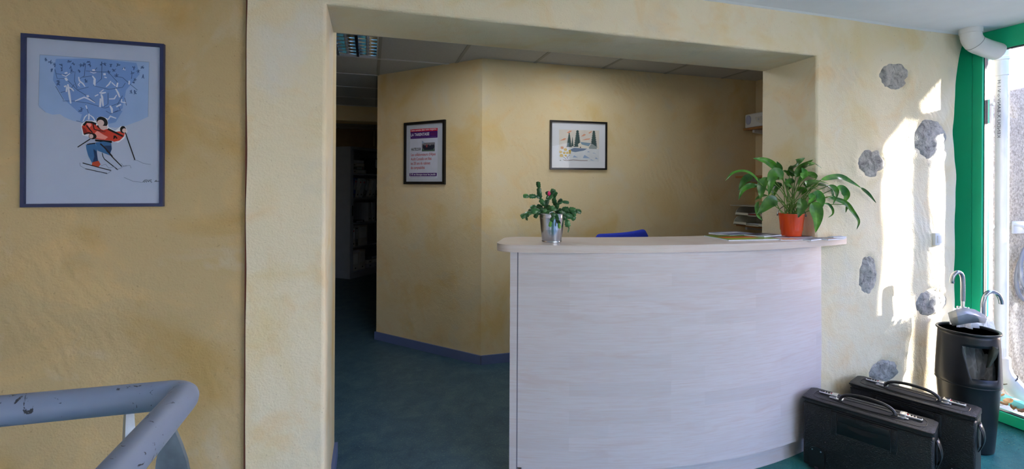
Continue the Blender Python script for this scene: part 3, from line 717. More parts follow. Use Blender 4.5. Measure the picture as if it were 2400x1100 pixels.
for pts in ([(30, 780), (35, 820), (100, 857)], [(300, 820), (360, 800), (400, 850), (470, 830), (500, 870), (560, 850), (600, 820), (680, 815), (695, 850)], [(220, 890), (300, 905), (380, 925), (440, 880)], [(725, 745), (770, 750), (860, 790), (960, 805)], [(600, 970), (720, 1020), (840, 1035)], [(560, 790), (600, 830), (640, 820)]):
    a.stroke([S2(*p) for p in pts], .0013, gl)
sg = flat('pencil', (58, 62, 80))
for pts in ([(850, 1035), (880, 1005), (905, 1000), (890, 1020), (870, 1035)], [(900, 1035), (925, 1000), (930, 1030)], [(930, 1030), (945, 1005), (970, 1000), (955, 1020), (975, 1038)], [(1015, 1030), (1035, 1005), (1042, 1030)], [(1015, 1020), (1085, 1024)]):
    a.stroke([S2(*p) for p in pts], .0016, sg)
build('print', a.mb, None, sk, smooth=0)

# --- newspaper poster on the angled wall
q0, q1 = A+AB*.342, A+AB*.790
M_blackf = pm('black frame', lin(20, 19, 20), .28, var=.1)
nw, a = picture('framed_poster', 'black-framed newspaper headline poster on the angled plaster wall', Vector((q0.x, q0.y, 1.398))+Nn*.0, (q1-q0), (0, 0, .527), Nn, .022, .02, M_blackf, pm('grey mount board', lin(190, 196, 208), .7, var=.03), (0, 0, 1, 1))
def Np(cx, cy):   # zoom [930,270,1060,440] x6.47 ; frame corners (120,118)(742,66)(750,1055)(137,1052)
    t = (cx-120)/625; yt = 118-52*t; yb = 1052+3*t
    return (t, (yb-cy)/(yb-yt))
pap = flat('paper', (206, 210, 226)); a.poly([Np(212, 215), Np(632, 190), Np(632, 962), Np(195, 958)], pap)
a.poly([Np(212, 215), Np(630, 192), Np(630, 236), Np(213, 256)], flat('banner red', (204, 34, 62)))
pur = flat('banner purple', (70, 26, 110)); a.poly([Np(213, 256), Np(630, 236), Np(629, 340), Np(214, 362)], pur)
a.poly([Np(200, 884), Np(622, 880), Np(618, 930), Np(200, 932)], pur)
wt = flat('white print', (232, 232, 240)); rd = flat('headline red', (176, 30, 50)); bk = flat('headline black', (24, 26, 34)); lil = flat('lilac', (150, 120, 180)); dpr = flat('dull red purple', (128, 40, 84))
def tx(s, x0, y0, x1, h, mat, bold=.012):
    p, q = Np(x0, y0), Np(x1, y0); a.text(s, p[0], p[1], h/985, q[0]-p[0], mat, bold)
tx('Cette semaine dans votre magazine', 222, 246, 612, 27, wt); tx('LA TARENTAISE', 220, 322, 506, 46, wt, .02); tx('HEBDO', 522, 308, 612, 46, dpr, .0)
tx("L'HEBDOMADAIRE DE L'ACTUALITE DE LA TARENTAISE", 222, 350, 612, 9, lil, 0)
tx('HAUTECOUR', 226, 542, 378, 44, bk, .03)
tx("Les collaborateurs d'Alpes", 224, 624, 602, 46, rd, .012); tx('Audit Conseils ont fêté', 222, 690, 540, 46, rd, .012); tx('les 20 ans du cabinet', 220, 756, 522, 46, rd, .012); tx('de comptabilité', 220, 822, 438, 46, rd, .012)
tx('2 € en kiosque tous les jeudis', 212, 918, 602, 30, wt, .015); a.stroke([Np(215, 945), Np(600, 942)], .002, bk)
ph = [flat('photo sky', (150, 166, 196)), flat('photo grass', (84, 108, 96)), flat('photo dark', (40, 44, 62)), flat('photo red', (150, 70, 80)), flat('photo stone', (130, 128, 136))]
a.poly([Np(394, 420), Np(590, 412), Np(590, 548), Np(394, 552)], ph[4]); a.poly([Np(394, 385), Np(440, 420), Np(394, 440)], ph[0]); a.poly([Np(394, 510), Np(590, 506), Np(590, 548), Np(394, 552)], ph[1])
for k in range(7): a.ell(Np(420+25*k, 480+8*math.sin(k*2)), .024, .032, ph[2] if k != 2 else ph[3])
a.poly([Np(420, 490), Np(570, 486), Np(565, 525), Np(430, 530)], ph[2])
build('print', a.mb, None, nw, smooth=0)

# --- watercolour on the back wall
wc, a = picture('framed_watercolour', 'black-framed snowy chalet watercolour on the wall behind the counter', (1.389, YB, 1.522), (.509, 0, .004), (0, 0, .40), (0, -1, 0), .0145, .018, M_blackf, M_matw, (0, 0, 1, 1))
def Wp(cx, cy):   # zoom [1270,270,1440,410] x7.86; frame (140,97)-(1192,1018)
    t = (cx-140)/1050; yt = 97+33*t; return (t, (1018-cy)/(1018-yt))
cream = flat('watercolour paper', (222, 214, 204)); snow = flat('snow', (214, 218, 222)); pine = flat('pine green', (62, 84, 84)); pine2 = flat('pine light', (96, 118, 112)); roof = flat('roof blue', (130, 156, 176)); shd = flat('snow shade', (150, 172, 204)); bshd = flat('deep shade', (112, 130, 156)); yel = flat('yellow bush', (206, 174, 84)); orng = flat('orange', (200, 140, 84)); pinkc = flat('pink cloud', (224, 160, 130)); wallc = flat('chalet wall', (226, 220, 206)); tw = flat('twig', (110, 84, 72))
a.poly([Wp(305, 270), Wp(1045, 285), Wp(1045, 865), Wp(305, 870)], cream)
a.poly([Wp(430, 620), Wp(600, 590), Wp(660, 610), Wp(860, 620), Wp(1045, 630), Wp(1045, 865), Wp(305, 870), Wp(305, 700)], snow)
for pts in ([(320, 480), (400, 430), (440, 440), (400, 470)], [(700, 400), (760, 350), (800, 360), (760, 390)], [(720, 470), (800, 440), (880, 430), (860, 455)], [(440, 330), (500, 290), (540, 295), (480, 340)], [(840, 330), (900, 295), (910, 310), (860, 345)]):
    a.poly([Wp(*p) for p in pts], pinkc)
def pinet(cx, top, bot, hw, mt=pine, cut=None):
    n = 9; Lp, Rp = [], []
    for i in range(n):
        t = i/n; y = top+(bot-top)*t; y2 = top+(bot-top)*(t+1/n); wv = hw*(.25+.75*t) if cut else hw*t
        Lp += [(cx-wv*.6, y), (cx-hw*((t+1/n)*.8+.15 if not cut else .3+.7*(t+1/n)), y2-4)]
    pts = [(cx, top)]+Lp+[(2*cx-x, y) for x, y in Lp[::-1]]
    a.poly([Wp(*p) for p in pts], mt)
pinet(488, 325, 600, 62); pinet(548, 410, 585, 26); pinet(640, 282, 595, 78, cut=True); pinet(945, 290, 600, 75, cut=True)
for x in (630, 945): a.stroke([Wp(x, 330), Wp(x+2, 590)], .004, pine2)
a.poly([Wp(650, 540), Wp(690, 510), Wp(860, 570), Wp(860, 620), Wp(660, 612)], wallc); a.poly([Wp(690, 500), Wp(890, 520), Wp(850, 580), Wp(720, 548)], roof)
a.poly([Wp(850, 600), Wp(910, 530), Wp(1000, 590), Wp(1000, 630), Wp(860, 628)], flat('barn grey', (150, 160, 160))); a.ell(Wp(695, 600), .011, .014, tw)
a.poly([Wp(510, 640), Wp(580, 610), Wp(820, 625), Wp(760, 660), Wp(600, 690), Wp(540, 680)], bshd)
for pts in ([(555, 790), (580, 750), (650, 790)], [(740, 800), (770, 740), (880, 805)], [(820, 690), (840, 670), (880, 688)], [(920, 705), (940, 700), (1000, 725)], [(970, 810), (985, 785), (1030, 820)], [(870, 835), (900, 825), (960, 850)]):
    a.poly([Wp(*p) for p in pts], shd)
for (x, y, r) in [(360, 610, 30), (420, 645, 32), (335, 690, 28), (400, 705, 26), (455, 705, 26), (500, 670, 26), (350, 755, 34), (425, 755, 22), (500, 705, 20)]: a.ell(Wp(x, y), r/1050, r/920*.9, yel if r != 30 else orng)
for pts in ([(370, 770), (440, 830)], [(440, 770), (470, 830)], [(500, 740), (455, 790)]): a.stroke([Wp(*p) for p in pts], .004, tw)
a.stroke([Wp(315, 848), Wp(345, 845)], .006, pine); a.stroke([Wp(380, 835), Wp(450, 850), Wp(560, 835), Wp(700, 845), Wp(830, 845)], .005, tw)
build('print', a.mb, None, wc, smooth=0)

# ------------------------------------------------------------------ reception counter
CX, CY, ZK = 1.75, 4.855, 1.122
ct = thing('reception_counter', 'curved pale maple reception counter filling the wall opening', 'counter', (1.5, 2.05, 0))
def arc(R_, p): return Vector((CX+R_*math.sin(p), CY-R_*math.cos(p), 0))
pl, pr2 = math.asin((.545-CX)/3.0), math.asin((2.445-CX)/3.0)
# worktop outline
out = []
rc = .085; dphi = rc/3.0
c1 = arc(3.0-rc, pl+dphi); c2 = arc(2.65+rc, pl+dphi*1.13)
def nrm(p): return Vector((math.sin(p), -math.cos(p), 0))     # outward (to the room)
tl = lambda p: Vector((math.cos(p), math.sin(p), 0))
for k in range(9):
    q = k/8*PI/2; out.append(c2-nrm(pl)*math.cos(q)*rc*1-tl(pl)*math.sin(q)*rc)
for k in range(9):
    q = k/8*PI/2; out.append(c1-tl(pl)*math.cos(q)*rc+nrm(pl)*math.sin(q)*rc)
N = 44
for k in range(1, N+1): out.append(arc(3.0, pl+dphi+(pr2-pl-dphi)*k/N))
out.append(Vector((out[-1].x+.004, D-.016, 0))); out.append(Vector((XR-.012, D-.014, 0))); out.append(Vector((XR-.008, D+.3, 0)))
pe = math.asin((XR-.008-CX)/2.65)
for k in range(0, N+1): out.append(arc(2.65, pe+(pl+dphi*1.13-pe)*k/N))
m = MB().prism([p+Vector((0, 0, ZK-.034)) for p in out], (0, 0, .034))
wt_ = build('worktop', m, M_maplet, ct, smooth=30, recalc=True)
bv = wt_.modifiers.new('edge', 'BEVEL'); bv.width = .004; bv.segments = 2; bv.limit_method = 'ANGLE'; bv.angle_limit = math.radians(50)
CX2, CY2, RP = 1.65, 4.270, 2.4
def arc2(R_, p): return Vector((CX2+R_*math.sin(p), CY2-R_*math.cos(p), 0))
def band(name, R0, R1, z0, z1, p0, p1, mat, n=48, bevel=0):
    poly = [arc2(R1, p0+(p1-p0)*k/n)+Vector((0, 0, z0)) for k in range(n+1)]+[arc2(R0, p1+(p0-p1)*k/n)+Vector((0, 0, z0)) for k in range(n+1)]
    return build(name, MB().prism(poly, (0, 0, z1-z0)), mat, ct, smooth=30, recalc=True)
p_end = math.asin((.618-CX2)/RP); p_r = math.asin((2.305-CX2)/RP)
band('front_panel', RP-.02, RP, .10, ZK-.034, p_end+.0155, p_r, M_maple)
band('plinth', RP-.055, RP-.035, 0, .10, p_end+.022, p_r-.03, M_maple)
ep = MB().prism([arc2(RP+.002, p_end), arc2(RP+.002, p_end+.0135), arc2(RP-.30, p_end+.0155), arc2(RP-.30, p_end)], (0, 0, ZK-.034)); build('end_panel', ep, M_maple, ct, smooth=0, recalc=True)
jm = MB().prism([arc2(RP+.0015, p_end+.0135), arc2(RP+.0015, p_end+.0152), arc2(RP-.02, p_end+.0152), arc2(RP-.02, p_end+.0135)], (0, 0, ZK-.036)); build('edge_joint', jm, pm('joint grey', lin(120, 116, 128), .6), ct, smooth=0, recalc=True)  # grey strip in the joint between end and front panel

# ------------------------------------------------------------------ leaflets on the counter
SC = lambda cx, cy: (1820+cx/12.22, 530+cy/12.22)    # zoom [1820,530,2000,620]
S6 = lambda cx, cy: (1690+cx/8.46, 450+cy/8.46)      # zoom [1690,450,1850,580]
def leaflet(c, wdt, hgt, ang, thick, z, cols, label, name='leaflet'):
    M = Matrix.Translation((c[0], c[1], z)) @ Matrix.Rotation(ang, 4, 'Z')
    r = thing(name, label, 'leaflet' if name == 'leaflet' else 'magazine', (c[0], c[1], z), 0, 'leaflets spread on the counter')
    build('pages', MB().box((-wdt/2, -hgt/2, 0), (wdt/2, hgt/2, thick), M=M), flat('page white', (226, 230, 240)), r, smooth=0)
    m = MB()
    m.box((-wdt/2, -hgt/2, thick), (wdt/2, hgt/2, thick+.0004), flat('cover %d %d %d' % cols[0], cols[0], .3), M=M)
    for k, cc in enumerate(cols[1:]):
        y0 = -hgt/2+hgt*(.1+.8*k/len(cols[1:])); m.box((-wdt*.42, y0, thick+.0004), (wdt*(.1+.3*((k*7) % 3)/2), y0+hgt*.26, thick+.0008), flat('cover %d %d %d' % cc, cc, .3), M=M)
    build('cover', m, None, r, smooth=0)
ZL = ZK+.0004
lf = [((1.86, 2.045), .30, .21, -.10, .006, ZL, [(120, 150, 60), (170, 180, 70), (210, 90, 50), (90, 120, 50)], 'green and yellow magazine, leftmost of the leaflets on the counter', 'magazine'),
      ((1.955, 2.215), .21, .15, .10, .008, ZL, [(140, 150, 180), (90, 100, 130), (200, 205, 220)], 'blue-grey booklet behind the green magazine, beside the jamb'),
      ((2.02, 2.07), .16, .11, .25, .006, ZL+.0075, [(60, 60, 80), (180, 190, 210)], 'dark-covered booklet lying on the green magazine left of the orange bucket'),
      ((2.06, 1.95), .14, .10, -.2, .004, ZL, [(190, 70, 50), (230, 160, 60), (220, 225, 235)], 'red and orange leaflet in front of the orange bucket'),
      ((2.175, 2.035), .20, .13, .12, .006, ZL, [(90, 84, 96), (150, 80, 90), (190, 195, 205)], 'dark leaflet under the orange bucket'),
      ((2.165, 1.925), .15, .10, .3, .005, ZL, [(170, 176, 190), (110, 116, 140)], 'grey leaflet nearest the counter front, right of the red leaflet'),
      ((2.285, 1.905), .14, .075, .15, .005, ZL, [(206, 212, 220), (120, 60, 60), (60, 70, 90)], 'pale leaflet with small dark pictures in the middle of the counter end'),
      ((2.37, 1.93), .10, .03, .08, .008, ZL, [(150, 166, 200), (200, 205, 215)], 'slim blue-white leaflet stack, rightmost on the counter')]
for l_ in lf: leaflet(*l_)

# ------------------------------------------------------------------ orange bucket with peace lily
bx, by = 2.176, 2.035; bz = ZL+.0075
pc = thing('peace_lily', 'leafy green peace lily in an orange metal bucket on the counter', 'plant', (bx, by, bz))
M_or = pm('orange enamel', lin(226, 76, 22), .22, var=.05, coat=.4)
bh = .118
build('bucket', MB().lathe([(.0, .0), (.048, .0), (.0485, .003), (.0625, bh-.003), (.0645, bh-.002), (.0645, bh+.001), (.0625, bh+.001), (.0600, bh-.004), (.054, .03), (.0, .03)], (bx, by, bz), 48), M_or, pc, smooth=40)
build('soil', MB().lathe([(0, bh-.018), (.03, bh-.015), (.0585, bh-.020)], (bx, by, bz), 28), pm('potting soil', lin(52, 38, 28), .95, var=.3, scale=60, bump=.6), pc)
vw = Vector((bx, by, 0)).normalized(); sw = Vector((vw.y, -vw.x, 0))
hp = []
for k in range(15):
    t = k/14*PI; hp.append(Vector((bx, by, bz+bh-.008))+sw*(-.0655*math.cos(t))+(-vw*.55+Vector((0, 0, -.35)))*0*math.sin(t)+(vw*.05+Vector((0, 0, .055)))*math.sin(t)*1.0)
build('handle', MB().tube(hp, .0022, 8), pm('wire steel', lin(150, 152, 158), .25, 1), pc)
for sgn in (-1, 1):
    q = Vector((bx, by, bz+bh-.008))+sw*sgn*.0655; build('ear', MB().tube([q-sw*.003*sgn, q+sw*.004*sgn], .006, 10), MATS['wire steel'], pc)
M_leaf = leafmat('lily leaf', lin(44, 96, 32), lin(88, 146, 48)); M_stem = pm('lily stalk', lin(104, 140, 60), .5, var=.15, scale=30)
zc0 = bx*math.sin(YAW)+by*math.cos(YAW)
LP = lambda p, dz: at_depth(1690+p[0]/4.4, 350+p[1]/4.4, zc0+dz)
def catmull(P, n):
    out = []; Q = [P[0]*2-P[1]]+P+[P[-1]*2-P[-2]]
    for i in range(1, len(Q)-2):
        for k in range(n):
            t = k/n; a_, b_, c_, d_ = Q[i-1], Q[i], Q[i+1], Q[i+2]
            out.append(.5*((2*b_)+(c_-a_)*t+(2*a_-5*b_+4*c_-d_)*t*t+(3*b_-a_-3*c_+d_)*t**3))
    out.append(P[-1]); return out
def leaf(pts, wpx, facing, fold=.25, mat=M_leaf, name='leaf', parent=pc):
    """blade along curve; facing = preferred normal"""
    cs = catmull(pts, 6); n = len(cs); m = MB(); rows = []; wm = wpx
    for i, p in enumerate(cs):
        t = i/(n-1); tg = (cs[min(i+1, n-1)]-cs[max(i-1, 0)]).normalized()
        s_ = tg.cross(facing); s_ = s_.normalized() if s_.length > 1e-4 else Vector((1, 0, 0)); nn = s_.cross(tg).normalized()
        wd = wm*(math.sin(PI*min(1, t**.72))**.8 if 0 < t < 1 else 0)+.0006
        wd *= (1-.25*t)
        row = []
        for s in (-1, -.66, -.33, 0, .33, .66, 1):
            wav = .05*wm*math.sin(t*17+s*2)*abs(s)
            row.append(p+s_*s*wd+nn*(fold*wd*abs(s)**1.3+wav))
        rows.append(row)
    m.grid(rows); return build(name, m, mat, parent, smooth=60)
CAMD = -(Vector((bx, by, 0)).normalized())
F0 = (CAMD*.6+Vector((0, 0, .8))).normalized(); F1 = (CAMD+Vector((0, 0, .25))).normalized()
px2m = zc0/FPX/4.4/2
leaves = [([(385, 335), (320, 265), (230, 228), (120, 250), (40, 330)], 60, -.05, F0), ([(590, 230), (540, 170), (470, 125), (400, 105), (330, 95)], 80, .04, F1), ([(605, 240), (600, 180), (575, 125)], 62, .06, F1),
          ([(735, 285), (745, 210), (780, 140), (865, 90)], 110, .05, F1), ([(770, 290), (830, 190), (950, 108)], 78, 0, F1), ([(850, 200), (900, 165), (960, 150), (1035, 195)], 78, .02, F0),
          ([(640, 290), (570, 255), (525, 300), (490, 485)], 135, -.06, F1), ([(475, 290), (425, 360), (415, 440), (405, 520)], 95, -.02, F1), ([(330, 265), (270, 300), (225, 345), (180, 430)], 85, 0, F1),
          ([(380, 375), (290, 380), (220, 430), (180, 522)], 62, -.03, F1), ([(585, 535), (520, 540), (450, 600), (370, 680)], 130, -.05, F1), ([(382, 540), (368, 600), (385, 690), (432, 738)], 42, 0, F1),
          ([(705, 275), (670, 240), (635, 222)], 72, .1, F0), ([(985, 300), (920, 265), (850, 285), (790, 370)], 92, -.02, F0), ([(1015, 330), (930, 345), (860, 400), (800, 470)], 88, .02, F0), ([(755, 320), (715, 330), (685, 355), (740, 400)], 66, 0, F1),
          ([(1030, 318), (1130, 292), (1235, 285), (1340, 335), (1445, 400)], 62, 0, F1), ([(1440, 396), (1520, 460), (1600, 555)], 34, 0, F1), ([(1000, 375), (1070, 375), (1130, 420), (1160, 490)], 84, 0, F0),
          ([(1110, 375), (1165, 400), (1195, 440), (1188, 515)], 56, .03, F1), ([(1190, 400), (1250, 415), (1295, 480), (1262, 562)], 86, -.02, F1), ([(1100, 498), (1200, 520), (1290, 560), (1350, 630), (1420, 740), (1398, 830)], 50, -.02, F1),
          ([(950, 455), (1000, 475), (1035, 540), (1020, 640)], 96, -.05, F1), ([(930, 555), (975, 610), (995, 720), (975, 862)], 128, -.10, F1), ([(820, 505), (835, 570), (820, 640), (795, 708)], 96, -.09, F1),
          ([(1055, 560), (1110, 570), (1150, 620), (1150, 670), (1105, 705)], 26, 0, F1), ([(780, 430), (820, 415), (860, 430), (830, 475)], 80, -.02, F0), ([(485, 480), (430, 480), (390, 500), (345, 528)], 56, .04, F0),
          ([(1300, 570), (1295, 610), (1285, 655)], 22, -.02, F1), ([(1150, 480), (1175, 510), (1155, 570)], 24, .02, F1), ([(620, 350), (560, 400), (530, 520)], 80, .1, F1), ([(900, 470), (940, 500), (900, 560)], 70, .1, F1),
          ([(860, 330), (900, 380), (1000, 420)], 70, .1, F0), ([(700, 420), (690, 350), (660, 300)], 60, .12, F1), ([(560, 330), (520, 370), (500, 450)], 70, .12, F1), ([(1000, 330), (1060, 345), (1110, 360)], 44, .05, F0),
          ([(650, 330), (600, 300), (520, 330)], 76, .05, F0), ([(840, 300), (860, 240), (830, 190)], 70, .1, F1)]
for k, (pts, wd, dz, fc) in enumerate(leaves):
    n = len(pts); P3 = [LP(p, max(-.22, min(.07, dz+.03*math.sin(k*2.3)-.03*i/n))) for i, p in enumerate(pts)]
    for p in P3:
        if p.z < ZK+.022: p.z = ZK+.022
        if p.x > XR-.02 and p.y > D-.03: p *= 1; d_ = (p-O); p[:] = O+d_*((D-.04)/p.y)
        if p.x < XR and p.x > XR-.02 and p.y > D: p.x = XR-.03
    leaf(P3, wd*px2m, fc)
    b0 = Vector((bx, by, bz+bh-.018))+sw*((k*37 % 13)/13-.5)*.07+vw*((k*23 % 11)/11-.5)*.05
    if k not in (17,):
        mid = b0.lerp(P3[0], .55)+Vector((0, 0, .025)); build('stalk', MB().tube(catmull([b0, mid, P3[0]], 5), [.0022]*11, 6), M_stem, pc)

# ------------------------------------------------------------------ christmas cactus in a zinc pail
q = on_z(1293, 569, ZK); dq = Vector((q.x, q.y, 0)).normalized(); kx, ky = q.x+dq.x*.048, q.y+dq.y*.048
cc_ = thing('christmas_cactus', 'flat-jointed green cactus with one pink bud in a zinc pail on the counter', 'plant', (kx, ky, ZK))
M_zn = pm('zinc sheet', lin(190, 194, 202), .2, 1, var=.12, scale=20, bump=.02)
ph_ = .137
build('pail', MB().lathe([(0, .002), (.047, .0), (.0485, .001), (.0485, .004), (.0475, .006), (.0595, ph_-.022), (.0603, ph_-.021), (.0603, ph_-.018), (.0598, ph_-.016), (.061, ph_-.003), (.0625, ph_-.001), (.062, ph_), (.060, ph_-.002), (.054, .06), (0, .05)], (kx, ky, ZK), 48), M_zn, cc_, smooth=30)
build('soil', MB().lathe([(0, ph_-.016), (.0585, ph_-.02)], (kx, ky, ZK), 24), MATS['potting soil'], cc_)
build('lug', MB().tube([Vector((kx, ky, ZK+ph_-.004))-dq*.0615+Vector((.012*math.cos(t), 0, .010*math.sin(t)+.002)) for t in [i*PI/8 for i in range(9)]], .003, 8), M_zn, cc_)
M_cac = leafmat('cactus green', lin(38, 82, 44), lin(66, 116, 62)); M_cacl = leafmat('young cactus green', lin(74, 130, 50), lin(110, 160, 66))
zk = kx*math.sin(YAW)+ky*math.cos(YAW)
KP = lambda p, dz: at_depth(1140+p[0]/4.23, 380+p[1]/4.23, zk+dz)
def segment(p0, p1, w_, mat, facing):
    ax = p1-p0; L = ax.length; ax.normalize(); s_ = ax.cross(facing).normalized(); nn = s_.cross(ax).normalized()
    prof_ = [(0, .16), (.1, .5), (.22, .78), (.26, .98), (.36, .84), (.5, .9), (.56, 1.06), (.66, .9), (.8, .86), (.86, .98), (.95, .72), (1, .42)]
    m = MB(); rows = []
    for t, k in prof_:
        bend = math.sin(t*PI)*.10*L
        rows.append([p0+ax*t*L*1.06+s_*s*k*w_+nn*(bend-.25*w_*abs(s)*k+.0018*z) for s, z in ((-1, 0), (-.5, 1), (0, 1.6), (.5, 1), (1, 0), (.5, -1), (0, -1.6), (-.5, -1), (-1, 0))])
    m.grid(rows); n = len(m.v)
    return build('segment', m, mat, cc_, smooth=50)
chains = [([(610, 500), (590, 440), (535, 375), (520, 262), (512, 200)], 26, .0), ([(545, 345), (500, 340), (428, 340), (368, 337)], 24, 0), ([(640, 500), (585, 440), (605, 375), (650, 330), (655, 285)], 27, .02), ([(690, 500), (690, 440), (665, 360), (690, 300), (640, 285)], 27, .03), ([(600, 380), (615, 330), (600, 295)], 22, .02),
          ([(690, 470), (705, 420), (745, 370)], 25, 0), ([(705, 420), (750, 395), (815, 402)], 18, 0), ([(600, 510), (560, 460), (500, 440), (440, 455)], 30, .02), ([(580, 500), (530, 475), (450, 495), (390, 520), (345, 545)], 30, -.02), ([(560, 500), (510, 500), (480, 550)], 26, -.01), ([(410, 510), (400, 540), (395, 572)], 24, -.02), ([(540, 470), (470, 460), (420, 490)], 26, .05),
          ([(690, 500), (740, 470), (810, 465), (880, 480), (938, 495)], 28, 0), ([(700, 500), (760, 500), (830, 500), (890, 490)], 28, .04), ([(720, 490), (780, 530), (850, 545), (878, 570)], 28, -.02), ([(760, 520), (795, 570), (810, 640)], 30, -.02), ([(810, 635), (820, 660), (810, 695)], 8, -.02), ([(650, 500), (670, 540), (640, 585)], 24, -.07), ([(690, 510), (700, 570), (718, 610)], 26, -.07),
          ([(740, 480), (740, 520), (780, 560)], 28, -.03), ([(620, 480), (600, 500), (570, 530)], 30, -.03), ([(660, 480), (640, 440), (600, 460)], 28, .0), ([(620, 500), (640, 470), (690, 460)], 28, -.02), ([(560, 480), (590, 500), (640, 520)], 28, -.04), ([(830, 480), (860, 510), (870, 540)], 26, 0)]
kpx = zk/FPX/4.23
for k, (pts, wd, dz) in enumerate(chains):
    P3 = [KP(p, dz+.012*math.sin(k*1.7+i)) for i, p in enumerate(pts)]
    for i in range(len(P3)-1):
        f_ = Vector((CAMD.x+.35*math.sin(k*3+i), CAMD.y, .35+.2*math.cos(k+i*2))).normalized()
        lt = (k in (1,) and i == 2) or (k == 0 and i == 3) or (k in (17, 18) and i == 1)
        segment(P3[i], P3[i+1], wd*kpx, M_cac, f_)
for p0, p1 in (((640, 585), (630, 640)), ((718, 605), (725, 655))): segment(KP(p0, -.075), KP(p1, -.08), 16*kpx, M_cacl, -dq)
segment(KP((425, 338), 0), KP((372, 337), -.01), 22*kpx, M_cacl, -dq)
bq = KP((621, 313), -.02); build('bud', MB().lathe([(0, -.012), (.006, -.006), (.008, 0), (.005, .008), (0, .014)], bq, 12), pm('pink bud', lin(226, 40, 110), .5), cc_)

# ------------------------------------------------------------------ blue office chair behind the counter
oc = thing('office_chair', 'blue fabric office chair behind the counter', 'chair', (1.66, 2.92, 0), math.radians(4))
M_bl = pm('royal blue fabric', lin(28, 52, 176), .85, var=.1, scale=120, bump=.2, bscale=300)
M_bp = pm('black nylon', lin(26, 26, 30), .45, var=.1)
bk_ = MB(); rows = []
for j in range(13):
    t = j/12; z = .56+.515*t; hw = .205+.028*math.sin(PI*min(1, t*1.05)); 
    if t > .86: hw -= .022*((t-.86)/.14)**3
    rows.append([Vector((s*hw, -.055+.05*s*s+.04*t-.02*math.sin(PI*t), z-.012*(s*max(0, (t-.7)/.3))*-1)) for s in frange(-1, 1, 10)])
bk_.grid(rows)
o = build('backrest', bk_, M_bl, oc, local=True); sm = o.modifiers.new('thick', 'SOLIDIFY'); sm.thickness = .06; sm.offset = 0; b2 = o.modifiers.new('soft', 'BEVEL'); b2.width = .022; b2.segments = 3
build('seat', MB().box((-.24, -.46, .42), (.24, .0, .49), bev=.03, seg=3), M_bl, oc, local=True)
build('back_bar', MB().box((-.03, .0, .40), (.03, .03, .75), bev=.008), M_bp, oc, local=True)
build('column', MB().tube([(0, -.23, .10), (0, -.23, .25), (0, -.23, .25), (0, -.23, .42)], [.028, .028, .016, .016], 16), M_bp, oc, local=True)
for k in range(5):
    an = k*2*PI/5; d_ = Vector((math.cos(an), math.sin(an), 0)); c0 = Vector((0, -.23, .1))
    build('leg', MB().tube([c0, c0+d_*.15-Vector((0, 0, .01)), c0+d_*.28-Vector((0, 0, .03))], [.026, .02, .015], 8), M_bp, oc, local=True)
    tg = Vector((-d_.y, d_.x, 0)); cw = c0+d_*.28; cw.z = .027
    build('caster', MB().tube([cw-tg*.02, cw+tg*.02], .027, 14), M_bp, oc, local=True)

# ------------------------------------------------------------------ wall shelves in the alcove and what lies on them
M_sh = pm('brown wooden shelf', lin(166, 116, 66), .5, var=.15, scale=6, stretch=(8, 1, 8)); M_br = pm('pale shelf rail', lin(202, 206, 212), .4, var=.04)
def wall_shelf(z, xf, label):
    s = thing('wall_shelf', label, 'shelf', (3.42, 3.0, z), 0, 'wooden shelves on the alcove wall')
    build('board', MB().box((xf, 2.5, z-.019), (3.438, 3.59, z), bev=.002), M_sh, s)
    for y in (2.7, 3.0, 3.5): build('bracket', MB().prism([(xf+.03, y-.012, z-.021), (3.438, y-.012, z-.021), (3.438, y-.012, z-.06), (xf+.03, y-.012, z-.045)], (0, .024, 0)), M_br, s, smooth=0, recalc=True)
    return s
wall_shelf(1.925, 3.275, 'top wooden shelf at the alcove edge carrying the white case'); wall_shelf(1.489, 3.19, 'middle wooden shelf at the alcove edge behind the plant leaves'); wall_shelf(1.052, 3.20, 'bottom wooden shelf at the alcove edge under the letter trays')
wcx, wcz = 3.285, 1.9255
cs = thing('plastic_case', 'white plastic carry case on the top alcove shelf', 'case', (3.35, 3.35, wcz))
build('shell', MB().box((wcx, 3.0, wcz), (3.43, 3.585, wcz+.125), bev=.012, seg=3), M_white, cs)
build('panel', MB().prism([(wcx-.003, y_, wcz+z_) for y_, z_ in ((3.02, .095), (3.46, .085), (3.44, .045), (3.38, .018), (3.05, .02), (3.02, .05))], (.006, 0, 0)), pm('ivory panel', lin(214, 214, 208), .4), cs, smooth=0, recalc=True)
build('latch', MB().lathe([(0, 0), (.035, 0), (.035, .007), (.028, .011), (0, .012)], (wcx, 3.535, wcz+.07), 20, M=Matrix.Rotation(-PI/2, 4, 'Y') @ Matrix.Diagonal((1.2, .8, 1, 1))), pm('lilac grey plastic', lin(170, 176, 206), .4), cs)
build('button', MB().lathe([(0, 0), (.010, 0), (.008, .006), (0, .007)], (wcx-.002, 3.42, wcz+.065), 14, M=Matrix.Rotation(-PI/2, 4, 'Y')), M_br, cs)
M_cr = pm('cream tray plastic', lin(214, 212, 196), .4, var=.03)
